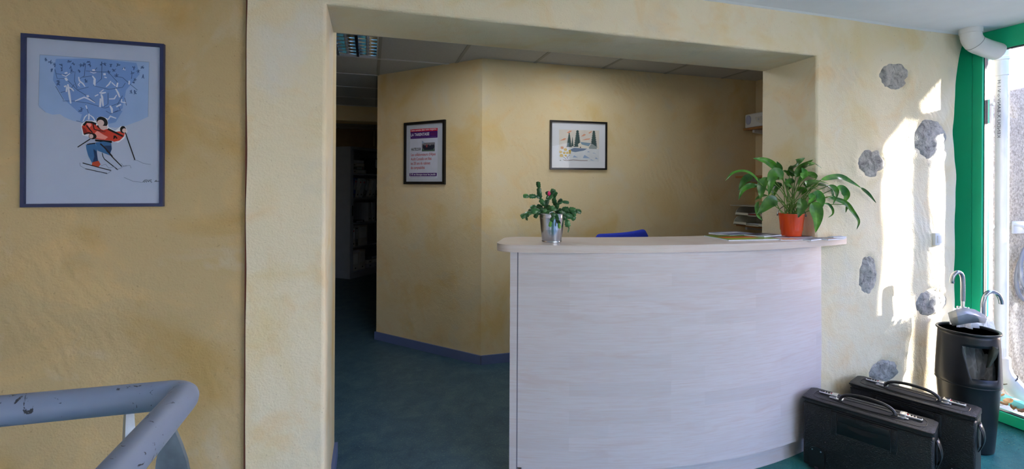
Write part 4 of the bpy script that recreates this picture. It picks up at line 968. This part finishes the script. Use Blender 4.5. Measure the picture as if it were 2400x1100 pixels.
def tray(z, dx, label):
    t = thing('letter_tray', label, 'tray', (3.25+dx, 3.3, z), 0, 'letter trays on the bottom alcove shelf')
    x0, x1, y0, y1, h_ = 3.165+dx, 3.42+dx, 3.10, 3.56, .078
    build('base', MB().box((x0, y0, z), (x1, y1, z+.005)), M_cr, t)
    for yy in (y0, y1-.005):
        pts = [(x0, yy, z)]+[(x0+.075*(1-math.cos(q_)), yy, z+h_*math.sin(q_)) for q_ in frange(.15, PI/2, 7)]+[(x1, yy, z+h_), (x1, yy, z)]
        build('side', MB().prism(pts, (0, .005, 0)), M_cr, t, smooth=0, recalc=True)
    build('back', MB().box((x1-.005, y0, z), (x1, y1, z+h_)), M_cr, t)
    build('front_lip', MB().box((x0, y1-.15, z), (x0+.005, y1-.005, z+.026)), M_cr, t); build('front_lip', MB().box((x0, y0+.005, z), (x0+.005, y0+.17, z+.026)), M_cr, t)
    return t
tray(1.0525, -.02, 'cream letter tray, lower of the stacked pair on the bottom shelf'); tray(1.0525+.0825, 0.0, 'cream letter tray, upper of the stacked pair on the bottom shelf')
for k, (z, dx, col, nm) in enumerate([(1.142, .03, (190, 90, 80), 'red folded papers lying in the upper letter tray'), (1.151, .05, (224, 226, 232), 'white folded papers on top in the upper letter tray'), (1.0595, .03, (214, 216, 222), 'white folded papers lying in the lower letter tray')]):
    m = MB()
    for q_ in range(5): m.box((3.20+dx, 3.16+.012*q_, z+.0016*q_), (3.38, 3.50-.01*q_, z+.0013+.0016*q_), M=None)
    tag(build('paper_stack', m, flat('paper %d' % k, col), smooth=0), nm, 'paper')
bd = MB().box((3.13, 3.04, 1.2205), (3.43, 3.585, 1.2255)); tag(build('grey_board', bd, pm('grey board', lin(176, 174, 164), .6)), 'flat grey board laid over the upper letter tray', 'board')

# ------------------------------------------------------------------ ceiling light with louvre
M_tube_on = bpy.data.materials.new('lit tube'); M_tube_on.use_nodes = True
_p = M_tube_on.node_tree.nodes['Principled BSDF']; _p.inputs['Emission Color'].default_value = (.92, .96, 1, 1); _p.inputs['Emission Strength'].default_value = 2
M_mir = pm('mirror louvre', lin(228, 230, 236), .08, 1, var=.04)
def ceiling_light(lx0, ly0, label, on, zc=ZC2, watts=0):
  lx1, ly1 = lx0+.576, ly0+.576
  lt = thing('ceiling_light', label, 'lamp', ((lx0+lx1)/2, (ly0+ly1)/2, zc-.002))
  m = MB().box((lx0, ly0, zc+.027), (lx1, ly1, zc+.029)); build('housing', m, M_mir, lt, smooth=0)
  m = MB()
  for a_, b_ in (((lx0, ly0, zc-.003), (lx0+.008, ly1, zc+.027)), ((lx1-.008, ly0, zc-.003), (lx1, ly1, zc+.027)), ((lx0+.008, ly0, zc-.003), (lx1-.008, ly0+.008, zc+.027)), ((lx0+.008, ly1-.008, zc-.003), (lx1-.008, ly1, zc+.027))): m.box(a_, b_)
  build('rim', m, M_barw, lt, smooth=0)
  for i in range(1, 4):
      x = lx0+.576*i/4; build('long_blade', MB().prism([(x-.010, ly0+.008, zc-.002), (x+.010, ly0+.008, zc-.002), (x+.002, ly0+.008, zc+.026), (x-.002, ly0+.008, zc+.026)], (0, .56, 0)), M_mir, lt, smooth=0, recalc=True)
  for i in range(1, 7):
      y = ly0+.576*i/7
      for j in range(4):
          xa = lx0+.576*j/4+.009; n_ = 8; rows = []
          m = MB(); rows = [[Vector((xa+.126*k/n_, y+s_*(.004+.012*(abs(2*k/n_-1))**1.2), z_)) for k in range(n_+1)] for s_, z_ in ((-1, zc-.001), (-.2, zc+.022), (.2, zc+.022), (1, zc-.001))]
          m.grid(rows); build('cross_blade', m, M_mir, lt)
  for i in range(4):
      x = lx0+.576*(i+.5)/4; build('tube', MB().tube([(x, ly0+.02, zc+.019), (x, ly1-.02, zc+.019)], .007, 10), M_tube_on if on else pm('unlit tube', lin(220, 222, 224), .3), lt)
  if on:  # area lamp that carries the fill of the added fittings
    al = bpy.data.lights.new('alcove_fill', 'AREA'); al.shape = 'SQUARE'; al.size = .5; al.energy = watts; al.color = (.90, .95, 1)
    ao = bpy.data.objects.new('alcove_fill', al); C.objects.link(ao); ao.parent = lt; ao.location = (0, 0, -.008)
ceiling_light(.0606-.588, 3.281, 'recessed mirror-louvre ceiling light beyond the opening, switched off', False)
ceiling_light(1.2606+.012, 2.681, 'unseen lit louvre ceiling light added above the blue office chair to fill the alcove', True, ZC2, ALCOVE_FILL_W)  # hidden fitting added to brighten the back wall
ceiling_light(.0606+.012, 2.681, 'unseen lit louvre ceiling light added above the passage to fill the angled wall', True, ZC2, ALCOVE_FILL_W*1.1)  # hidden fitting added to brighten the angled wall
M_globe = bpy.data.materials.new('glowing opal fill'); M_globe.use_nodes = True
_p = M_globe.node_tree.nodes['Principled BSDF']; _p.inputs['Emission Color'].default_value = (1, .95, .88, 1); _p.inputs['Emission Strength'].default_value = FRONT_FILL_L
gx_, gy_, gz_ = 1.35, .25, 1.93
pdl = thing('fill_pendant', 'unseen round opal pendant lamp added beside the viewer to fill the front room', 'lamp', (gx_, gy_, ZC))  # added out of view to brighten ceiling, wall tops and alcove
build('ceiling_rose', MB().lathe([(0, 0), (.05, 0), (.05, -.015), (.02, -.04), (0, -.04)], (gx_, gy_, ZC), 24), M_white, pdl, recalc=True)
build('cord', MB().tube([(gx_, gy_, ZC-.03), (gx_, gy_, gz_+.12)], .004, 8), M_white, pdl)
build('cap', MB().lathe([(0, .15), (.02, .15), (.04, .12), (.045, .105)], (gx_, gy_, gz_), 24), M_white, pdl, recalc=True)
build('globe', MB().lathe([(max(0, .12*math.sin(t)), -.12*math.cos(t)) for t in frange(0, PI, 16)], (gx_, gy_, gz_), 28), M_globe, pdl)

# ------------------------------------------------------------------ metal cabinet with binders in the back room
ka = math.radians(50)
cab = thing('metal_cabinet', 'tall open grey metal cabinet in the dim back room', 'cabinet', (-.282, 7.388, 0), ka)
M_cab = pm('grey sheet metal', lin(150, 158, 170), .45, var=.05)
CW, CD, CH = 1.0, .40, 1.955       # local: x along the front, y = depth (away)
build('side_panel', MB().box((0, 0, 0), (.03, CD, CH)), M_cab, cab, local=True); build('side_panel', MB().box((CW-.03, 0, 0), (CW, CD, CH)), M_cab, cab, local=True)
build('front_stile', MB().box((.03, 0, .095), (.065, .03, CH-.05)), M_cab, cab, local=True)
build('top_panel', MB().box((.03, 0, CH-.04), (CW-.03, CD, CH)), M_cab, cab, local=True); build('back_panel', MB().box((.03, CD-.01, 0), (CW-.03, CD, CH-.04)), M_cab, cab, local=True)
build('base', MB().box((.03, 0.0, 0), (CW-.03, CD-.01, .095)), M_cab, cab, local=True)
build('handle', MB().box((.035, -.008, .93), (.05, .0, 1.08)), M_black, cab, local=True)
SH = [.097, .466, .82, 1.19, 1.56]
for z in SH[1:]: build('shelf', MB().box((.03, .012, z-.022), (CW-.03, CD-.01, z)), M_cab, cab, local=True)
Mc = Matrix.Translation((-.282, 7.388, 0)) @ Matrix.Rotation(ka, 4, 'Z')
M_bind = {c: flat('binder %s' % c, v) for c, v in dict(white=(206, 206, 204), grey=(120, 124, 130), dark=(56, 58, 64), blue=(54, 84, 150), pale=(180, 186, 196)).items()}
def binder(x, z, wd, h_, dep, colr, label, lean=0, dot=None, flat_=False, cat='binder', y0=.03, hole=True):
    """lever-arch file at local x of the cabinet, spine to the front"""
    if flat_: L = Matrix.Translation((x, y0, z)) @ Matrix.Rotation(0, 4, 'Z')
    else: L = Matrix.Translation((x, y0, z)) @ Matrix.Rotation(lean, 4, 'Y')
    r = bpy.data.objects.new('binder' if cat == 'binder' else cat.replace(' ', '_'), None); C.objects.link(r); r.matrix_world = Mc @ L
    tag(r, label, cat, 'binders in the metal cabinet' if cat == 'binder' else None); r.empty_display_size = .03
    r.location = (Mc @ L).translation; r.rotation_euler = (Mc @ L).to_euler()
    sx_, sz_ = (h_, wd) if flat_ else (wd, h_)
    build('cover', MB().box((0, 0, 0), (sx_, dep, sz_), bev=.002, seg=1), M_bind[colr], r, local=True, smooth=0)
    lw_, lh_ = (sx_*.55, sz_*.7) if flat_ else (sx_*.8, sz_*.55)
    lx_, lz_ = (sx_*.35, sz_*.15) if flat_ else (sx_*.1, sz_*.38)
    build('label', MB().box((lx_, -.0015, lz_), (lx_+lw_, .0, lz_+lh_)), M_bind['pale'] if colr != 'white' else flat('label white', (226, 228, 232)), r, local=True, smooth=0)
    if hole:
        hx, hz = (sx_*.16, sz_*.5) if flat_ else (sx_*.5, sz_*.14)
        build('finger_hole', MB().tube([(hx, -.002, hz), (hx, .001, hz)], .011, 14), M_black, r, local=True)
    if dot:
        hx, hz = (sx_*.82, sz_*.5) if flat_ else (sx_*.5, sz_*.82)
        build('emblem', MB().prism([(hx-.014, -.003, hz), (hx, -.003, hz-.017), (hx+.014, -.003, hz), (hx, -.003, hz+.017)], (0, .0015, 0)), flat('emblem red', (190, 44, 48)), r, local=True, smooth=0, recalc=True)
    return r
z5 = SH[4]+.001
binder(.075, z5, .055, .30, .26, 'white', 'pale file lying at the bottom of the top shelf pile', flat_=True)
binder(.075, z5+.056, .045, .27, .26, 'grey', 'grey file with a red mark, second from bottom of the top shelf pile', flat_=True, dot=True)
binder(.075, z5+.102, .05, .26, .26, 'white', 'white file with a dark finger hole, second from top of the top shelf pile', flat_=True)
binder(.075, z5+.153, .045, .25, .25, 'pale', 'pale file on top of the top shelf pile', flat_=True, hole=False)
binder(.56, z5, .26, .25, .28, 'dark', 'dark box on the right of the top cabinet shelf', cat='box', hole=False)
z4 = SH[3]+.001; le = .33
for k, (x, c_, d_, t_) in enumerate([(.07, 'blue', True, 'blue file leaning at the left end of the second shelf'), (.145, 'white', True, 'white file with a red mark, second from left of the leaning files'), (.225, 'pale', True, 'pale grey file with a red mark, third from left of the leaning files'), (.305, 'grey', False, 'dark grey file, fourth from left of the leaning files'), (.42, 'white', False, 'white file right of the gap among the leaning files'), (.50, 'pale', False, 'pale file second right of the gap among the leaning files'), (.58, 'grey', False, 'grey file at the right end of the leaning files')]):
    binder(x, z4+.062*math.sin(le), .062, .29, .27, c_, t_, lean=le if k else le*.6, dot=d_)
z3 = SH[2]+.001
binder(.075, z3+.03, .17, .27, .05, 'grey', 'grey folder standing at the back left of the middle shelf', cat='folder', y0=.32, hole=False)
binder(.075, z3, .028, .26, .25, 'dark', 'dark flat folder lying at the left of the middle shelf', flat_=True, hole=False, cat='folder')
binder(.43, z3, .07, .29, .27, 'pale', 'pale file, left of the upright pair on the middle shelf'); binder(.515, z3, .07, .29, .27, 'pale', 'pale file, right of the upright pair on the middle shelf')
z2 = SH[1]+.001
binder(.072, z2, .07, .28, .27, 'white', 'white file with a red diamond on the second lowest shelf', dot=True); binder(.148, z2, .055, .275, .27, 'grey', 'grey file beside the white diamond file on the second lowest shelf')
binder(.21, z2, .20, .30, .24, 'white', 'large white file box on the second lowest shelf', cat='box', hole=False)
z1 = SH[0]+.001
binder(.085, z1, .13, .27, .26, 'white', 'white file box on the lowest shelf with papers on it', cat='box'); binder(.235, z1+.0, .13, .30, .26, 'white', 'taller white file box, second from left on the lowest shelf', cat='box')
m = MB()
for k in range(6): m.box((.07, .02, z1+.272+.006*k), (.225+.003*(k % 3), .26, z1+.276+.006*k), M=Mc)
tag(build('paper_stack', m, flat('stack white', (214, 218, 226)), smooth=0), 'loose white papers on the file box of the lowest shelf', 'paper')
binder(.43, z1, .06, .31, .26, 'pale', 'pale file at the bottom of the flat pile on the lowest shelf', flat_=True); binder(.43, z1+.061, .06, .28, .26, 'white', 'white file in the middle of the flat pile on the lowest shelf', flat_=True); binder(.43, z1+.122, .05, .24, .26, 'grey', 'grey file on top of the flat pile on the lowest shelf', flat_=True, hole=False)
c = on_y(877, 325, 8.94)
rd_ = thing('blind_rod', 'thin pale rod hanging on the dim wall above the cabinet', 'rod', (c.x, 8.93, c.z-.15))
build('rod', MB().tube([(c.x, 8.93, c.z-.14), (c.x, 8.93, c.z+.13)], .011, 8), pm('pale rod', lin(206, 200, 176), .5), rd_); build('tip', MB().lathe([(0, 0), (.016, .01), (.016, .03), (0, .04)], (c.x, 8.93, c.z-.21), 10), MATS['pale rod'], rd_)

# ------------------------------------------------------------------ pilot cases
M_lea = pm('black leatherette', lin(19, 19, 21), .4, var=.12, scale=50, bump=.35, bscale=170)
M_leap = pm('black moulded plastic', lin(17, 17, 19), .34, var=.08); M_chr = pm('satin chrome', lin(214, 214, 218), .22, 1, var=.04)
def pilot_case(L, Wd, H, label, loc, rz):
    """local x = length, y = depth away from viewer, z up"""
    r = thing('pilot_case', label, 'suitcase', loc, rz, 'black pilot cases by the counter')
    zb = .022
    build('body', MB().box((0, 0, zb), (L, Wd, H-.022), bev=.010, seg=3), M_lea, r, local=True)
    # lid: slightly overhanging with rounded back corners and stitched border
    def rr(x0, x1, y0, y1, rad, n=6):
        pts = []
        for cx_, cy_, a0 in ((x1-rad, y1-rad, 0), (x0+rad, y1-rad, PI/2), (x0+rad, y0+rad, PI), (x1-rad, y0+rad, 1.5*PI)):
            for k in range(n+1): pts.append((cx_+rad*math.cos(a0+PI/2*k/n), cy_+rad*math.sin(a0+PI/2*k/n)))
        return pts
    build('lid', MB().prism([(x, y, H-.020) for x, y in rr(-.003, L+.003, -.004, Wd+.003, .02)], (0, 0, .020), bev=.004), M_lea, r, local=True, recalc=True)
    build('stitching', MB().tube([Vector((x, y, H+.0004)) for x, y in rr(.03, L-.03, .028, Wd-.02, .035)], .0018, 6, closed=True), M_leap, r, local=True)
    build('seam', MB().box((.004, -.006, H-.027), (L-.004, .003, H-.0225)), pm('deep black seam', lin(8, 8, 9), .7), r, local=True)
    build('front_edge', MB().tube([(-.001, -.004, H-.004), (L+.001, -.004, H-.004)], .0045, 8), M_leap, r, local=True)
    # handle in its oval recess
    c = L/2; oval = [Vector((c+.135*math.cos(t)*(1 if abs(math.cos(t)) < .8 else 1), Wd*.47+.030*math.sin(t), H+.001)) for t in [2*PI*k/36 for k in range(36)]]
    build('recess', MB().prism([p-Vector((0, 0, .0006)) for p in oval], (0, 0, .0012)), MATS['deep black seam'], r, local=True, recalc=True, smooth=0)
    build('recess_rim', MB().tube(oval, .0035, 8, closed=True), M_leap, r, local=True)
    hpts = [Vector((c+x, Wd*.47, H+z)) for x, z in ((-.105, .004), (-.100, .020), (-.082, .034), (-.045, .043), (0, .046), (.045, .043), (.082, .034), (.100, .020), (.105, .004))]
    hd = build('handle', MB().tube(catmull(hpts, 3), .0095, 12, flat=.75), M_leap, r, local=True)
    for s_ in (-1, 1): 
        build('hinge_pin', MB().tube([(c+s_*.098, Wd*.47-.016, H+.006), (c+s_*.098, Wd*.47+.016, H+.006)], .005, 10), M_chr, r, local=True)
    # two combination locks
    for s_ in (0, 1):
        x0, x1 = (.045, .125) if s_ == 0 else (L-.125, L-.045)
        lk = build('lock', MB().box((x0, Wd*.58, H), (x1, Wd*.58+.026, H+.012), bev=.003), M_chr, r, local=True)
        xm = x1-.026 if s_ == 0 else x0
        build('hasp', MB().box((xm-.006, Wd*.58-.022, H), (xm+.034, Wd*.58-.008, H+.006), bev=.002), M_chr, lk, local=True)
        build('lever', MB().box((xm, Wd*.58-.012, H+.004), (xm+.026, Wd*.58+.026, H+.018), bev=.003), M_chr, lk, local=True)
        for k in range(3):
            xd = x0+.018+.011*k if s_ == 0 else x1-.018-.011*k
            build('dial', MB().box((xd-.003, Wd*.58+.008, H+.012), (xd+.003, Wd*.58+.018, H+.0145)), M_black, lk, local=True)
        xs_ = x0+.052 if s_ == 0 else x1-.052; build('red_dot', MB().box((xs_-.003, Wd*.58+.008, H+.012), (xs_+.002, Wd*.58+.018, H+.014)), flat('lock red', (190, 40, 50)), lk, local=True)
        xk = x0+.009 if s_ == 0 else x1-.009; build('thumb_slide', MB().box((xk-.006, Wd*.58+.006, H+.011), (xk+.006, Wd*.58+.02, H+.0145), bev=.001), M_leap, lk, local=True)
    # retractable pull handle unit on the front
    zf = H-.03
    build('handle_housing', MB().box((c-.125, -.007, zf-.10), (c+.125, .004, zf-.001), bev=.003), M_leap, r, local=True)
    build('grip_bar', MB().box((c-.098, -.013, zf-.040), (c+.098, -.004, zf-.006), bev=.004), M_leap, r, local=True)
    pp = [(c-.030+.060*k/8, -.0155, zf-.013-.013*math.sin(PI*k/8)) for k in range(9)]
    build('push_tab', MB().prism([(c-.026, -.0155, zf-.004), *pp[1:-1], (c+.026, -.0155, zf-.004)], (0, .004, 0)), M_lea, r, local=True, recalc=True, smooth=0)
    build('grip_recess', MB().prism([(c-.06, -.0078, zf-.046), (c-.052, -.0078, zf-.062), (c, -.0078, zf-.072), (c+.052, -.0078, zf-.062), (c+.06, -.0078, zf-.046)], (0, .002, 0)), MATS['deep black seam'], r, local=True, recalc=True, smooth=0)
    for s_ in (-1, 1): build('side_clip', MB().box((c+s_*.112-.011, -.010, zf-.11), (c+s_*.112+.011, .004, zf), bev=.003), M_lea, r, local=True)
    # wheels on the near end of the front, with bolted guards
    for s_ in (0, 1):
        xw = .06 if s_ == 0 else L-.06
        g = build('wheel_guard', MB().prism([(xw-.032, -.006, zb), *[(xw+.032*math.cos(t), -.006, zb+.075+.03*math.sin(t)) for t in frange(PI, 0, 8)], (xw+.032, -.006, zb)], (0, .010, 0)), M_leap, r, local=True, recalc=True, smooth=0)
        for q_ in (-1, 1): build('bolt', MB().lathe([(0, 0), (.0042, 0), (.003, .0025), (0, .003)], (xw+q_*.018, -.006, zb+.088), 10, M=Matrix.Rotation(PI/2, 4, 'X')), M_chr, g, local=True)
        build('wheel', MB().tube([(xw-.008, .012, .021), (xw+.008, .012, .021)], .021, 18), M_bp, g, local=True)
        build('foot', MB().box((xw-.02, Wd-.03, 0), (xw+.02, Wd-.01, zb+.005), bev=.002), M_bp, r, local=True)
    # strap loop at the right end
    st_ = [Vector((L+.001+.016*math.sin(PI*k/8), Wd*.5, H-.05-.12*k/8)) for k in range(9)]
    m = MB(); m.grid([[p+Vector((0, -.028, 0)), p+Vector((.003, -.01, 0)), p+Vector((.003, .01, 0)), p+Vector((0, .028, 0))] for p in st_])
    o_ = build('end_strap', m, M_leap, r, local=True); sd_ = o_.modifiers.new('t', 'SOLIDIFY'); sd_.thickness = .003
    return r
pilot_case(.4875, .156, .355, 'black pilot case standing nearest the viewer, against the counter', (2.064, 1.856, 0), math.atan2(-.437, .216))
pilot_case(.475, .152, .374, 'black pilot case standing behind the other, in front of the bin', (2.402, 1.882, 0), math.atan2(-.928, .373))

# ------------------------------------------------------------------ umbrella stand and umbrellas
ux, uy = 3.105, 1.772
us = thing('umbrella_stand', 'tall black plastic bin used as umbrella stand beside the green window', 'umbrella stand', (ux, uy, 0))
M_bin = pm('black matt plastic', lin(22, 23, 27), .38, var=.06)
gz0 = 0.0
profU = [(.104, .0), (.106, .008), (.1285, .342), (.131, .350), (.134, .356), (.1345, .368), (.1335, .40), (.131, .46), (.128, .53), (.1255, .575), (.124, .61), (.1235, .622)]
tc_ = math.atan2(-uy, -ux)          # direction to the camera
aL, aR = tc_+.02, tc_+.02
def win(z):          # window angles at height z (to the right as seen from camera = increasing angle)
    t = (z-.40)/(.56-.40); return tc_+math.radians(6)-math.radians(16)*t+math.radians(-6+6), tc_+math.radians(58)+math.radians(7)*t
nseg = 72; m = MB(); rows = []
zz_ = [0, .008, .10, .2, .30, .342, .350, .356, .368, .40, .42, .45, .48, .51, .54, .56, .575, .60, .622]
def rad(z):
    for (r0, z0), (r1, z1) in zip(profU, profU[1:]):
        if z0 <= z <= z1: return r0+(r1-r0)*(z-z0)/(z1-z0)
    return profU[-1][0]
ng = 20
for z in zz_:
    zc_ = min(max(z, .40), .56); l_, r_ = win(zc_); rr_ = rad(z)
    angs = [r_+(l_+2*PI-r_)*k/nseg for k in range(nseg+1)]+[l_+(r_-l_)*k/ng for k in range(1, ng)]
    rows.append([Vector((ux+rr_*math.cos(a_), uy+rr_*math.sin(a_), z)) for a_ in angs])
tot = nseg+ng; m.v = [p for r in rows for p in r]
for i in range(len(rows)-1):
    for j in range(tot):
        if .40-1e-6 <= zz_[i] < .56-1e-6 and j >= nseg: continue
        m.f.append((i*tot+j, i*tot+(j+1) % tot, (i+1)*tot+(j+1) % tot, (i+1)*tot+j)); m.m.append(0)
o = build('body', m, M_bin, us, smooth=50); sd_ = o.modifiers.new('thick', 'SOLIDIFY'); sd_.thickness = .0035; sd_.offset = -1
build('bottom', MB().lathe([(0, .004), (.102, .004), (.102, .008), (0, .008)], (ux, uy, 0), 40), M_bin, us)
build('rim', MB().lathe([(.1195, .618), (.1275, .618), (.1315, .621), (.1325, .626), (.1305, .630), (.125, .630), (.1195, .627), (.1195, .618)], (ux, uy, 0), 72), M_bin, us, smooth=60)
build('seam_line', MB().lathe([(.1335, .3465), (.1355, .350), (.1335, .3535)], (ux, uy, 0), 72), M_bin, us, smooth=60)
rt = Vector((-math.sin(tc_), math.cos(tc_), 0)); rt = -rt if rt.dot(Vector((math.cos(YAW), -math.sin(YAW), 0))) < 0 else rt   # camera right
tc_v = Vector((math.cos(tc_), math.sin(tc_), 0))
M_hk = pm('brushed steel grip', lin(176, 178, 184), .2, .9, var=.08); M_st = MATS['satin chrome']
ub = Vector((ux, uy, 0))
def umbrella(label, foot, hookpts, gather, mat_h):
    r = thing('umbrella', label, 'umbrella', foot)
    build('handle', MB().tube(catmull(hookpts, 4), [.011]*(len(catmull(hookpts, 4))-1)+[.0105], 14), mat_h, r)
    top = hookpts[0]; d_ = (top-foot).normalized()
    build('shaft', MB().tube([foot, top], .0045, 10), M_st, r)
    build('ferrule', MB().tube([top-d_*.05, top+d_*.002], .009, 12), M_st, r)
    # folded clear canopy: pleated sleeve round the shaft
    m = MB(); rows = []; n_ = 44; s0 = d_.cross(Vector((1, 0, 0))).normalized(); s1 = d_.cross(s0)
    L_ = (top-foot).length
    for i, (t, q_) in enumerate(gather):
        c = foot+d_*L_*t
        rows.append([c+(s0*math.cos(a_)+s1*math.sin(a_))*q_*(1+.34*math.sin(a_*7+i*.35)+.12*math.sin(a_*13+i))+d_*(.012*math.sin(a_*5+i*1.3) if 0 < i else 0) for a_ in [2*PI*k/n_ for k in range(n_+1)]])
    m.grid(rows); build('canopy', m, M_film, r, smooth=70)
    for k in range(8):
        a_ = 2*PI*k/8; c0 = foot+d_*L_*gather[0][0]; c1 = foot+d_*L_*(gather[-1][0]+.01)
        v_ = s0*math.cos(a_)+s1*math.sin(a_)
        build('rib', MB().tube([c0+v_*.008, foot+d_*L_*.5+v_*gather[len(gather)//2][1]*.8, c1+v_*gather[-1][1]*.7], .0016, 6), M_st, r)
        build('rib_tip', MB().tube([c1+v_*gather[-1][1]*.7, c1+v_*gather[-1][1]*.7+d_*.014], .0032, 8), M_st, r)
    return r
zu = 2.58
zu1 = 2.695
h1 = [at_depth(u, v, zu1) for u, v in ((2256.5, 706), (2256.5, 690), (2256.5, 665), (2254.5, 646), (2245.5, 638), (2235, 645), (2231.5, 657), (2232, 664))]
umbrella('clear plastic umbrella with the taller hooked handle, left in the bin', Vector((ux-.01, uy+.01, .012)), h1, [(.05, .014), (.25, .040), (.42, .058), (.55, .062), (.68, .056), (.84, .046), (.93, .035)], M_hk)
h2 = [at_depth(u, v, 2.68) for u, v in ((2302, 760), (2303, 735), (2304, 708), (2311, 690), (2324, 684), (2338, 690), (2345, 702), (2347, 713))]
umbrella('clear plastic umbrella with the lower hooked handle, right in the bin', Vector((ux+.03, uy-.03, .012)), h2, [(.05, .012), (.25, .040), (.5, .060), (.7, .058), (.86, .046), (.95, .04), (1.04, .03)], M_hk)
# grey fabric flap of a folded umbrella lying over the rim, and the dark folded one in the window
def sheet(name, label, px_, depth, mat, cat):
    m = MB(); rows = []
    for i, row in enumerate(px_):
        rows.append([at_depth(u, v, depth+dz) for u, v, dz in row])
    m.grid(rows); o_ = build(name, m, mat, None, smooth=25); sd = o_.modifiers.new('t', 'SOLIDIFY'); sd.thickness = .002
    return tag(o_, label, cat)
M_greyf = pm('silver grey film', lin(150, 156, 164), .25, var=.15, scale=20)
sheet('umbrella_sleeve', 'crumpled silver-grey umbrella sleeve bulging over the bin rim', [[(2222, 734, -.02), (2240, 726, -.05), (2262, 722, -.05), (2284, 726, -.05), (2306, 738, -.03)], [(2226, 748, -.02), (2244, 742, -.07), (2266, 736, -.08), (2288, 740, -.08), (2312, 748, -.04)], [(2232, 764, 0), (2248, 762, -.06), (2268, 758, -.07), (2290, 756, -.06), (2308, 758, -.02)]], zu, M_greyf, 'sleeve')
sheet('folded_umbrella', 'dark folded umbrella poking out of the bin window', [[(2322, 811, -.105), (2332, 814, -.14), (2342, 822, -.15)], [(2316, 835, -.105), (2327, 838, -.13), (2336, 838, -.14)], [(2312, 863, -.10), (2316, 862, -.12), (2322, 858, -.12)]], zu, pm('dark olive fabric', lin(84, 86, 74), .7, var=.15), 'umbrella')

# ------------------------------------------------------------------ handrail of the stairs
hr = thing('handrail', 'worn blue-grey tubular handrail in the lower left foreground', 'handrail', (-.34, 1.06, 0))
M_rail = worn_paint('worn blue grey paint', lin(138, 150, 176)); M_gal = pm('galvanised steel', lin(150, 164, 176), .38, .7, var=.25, scale=18)
pA, pB, pC = Vector((-2.4, 1.115, .9865)), Vector((-.333, 1.05, .9915)), Vector((-.328, .2, .9985))
def fil(a_, b_, c_, r_, n=8):
    u_, v_ = (a_-b_).normalized(), (c_-b_).normalized(); out = []
    for k in range(n+1):
        t = k/n; out.append((b_+u_*r_)*(1-t)**2+b_*2*t*(1-t)+(b_+v_*r_)*t*t)
    return out
build('rail', MB().tube([pA, Vector((-1.2, 1.0795, .9888))]+fil(pA, pB, pC, .035)+[Vector((-.329, .6, .9955)), pC], .0262, 28), M_rail, hr, smooth=50)
build('weld', MB().tube(fil(pA, pB, pC, .035)[5:7], .0267, 28), M_rail, hr)
R1 = Matrix.Translation((-.432, 1.062, 0)) @ Matrix.Rotation(math.radians(28), 4, 'Z')
m = MB(); vs = []
for z, wx, wy in ((.968, .006, .014), (.93, .0075, .018), (.80, .010, .026), (0, .012, .03)): vs.append([R1 @ Vector((sx_*wx, sy_*wy, z)) for sx_, sy_ in ((-1, -1), (1, -1), (1, 1), (-1, 1))])
for i in range(3): m.add(vs[i]+vs[i+1], [(k, (k+1) % 4, 4+(k+1) % 4, 4+k) for k in range(4)])
m.add(vs[0], [(0, 1, 2, 3)]); build('post', m, M_gal, hr, smooth=0, recalc=True)
# curved gusset plate under the bend, carrying down to the floor
pl_ = [at_depth(u, v, .955) for u, v in ((398, 985), (408, 1008), (424, 1045), (436, 1080), (442, 1110), (444, 1160), (444, 1300))]
pr_l = [at_depth(u, v, .955) for u, v in ((350, 1300), (356, 1160), (362, 1110), (366, 1080), (374, 1045), (384, 1008), (390, 985))]
nv = ray(400, 1040); nv.z = 0; nv.normalize()
nv = (Matrix.Rotation(math.radians(-24), 4, 'Z') @ nv)
m = MB().prism(pl_+pr_l, nv*.009); 
fl_ = [p.copy() for p in (pl_[-1], pr_l[0])]
m.prism([fl_[0], fl_[1], Vector((fl_[1].x, fl_[1].y, 0)), Vector((fl_[0].x, fl_[0].y, 0))], nv*.009)
build('gusset_plate', m, M_gal, hr, smooth=0, recalc=True)
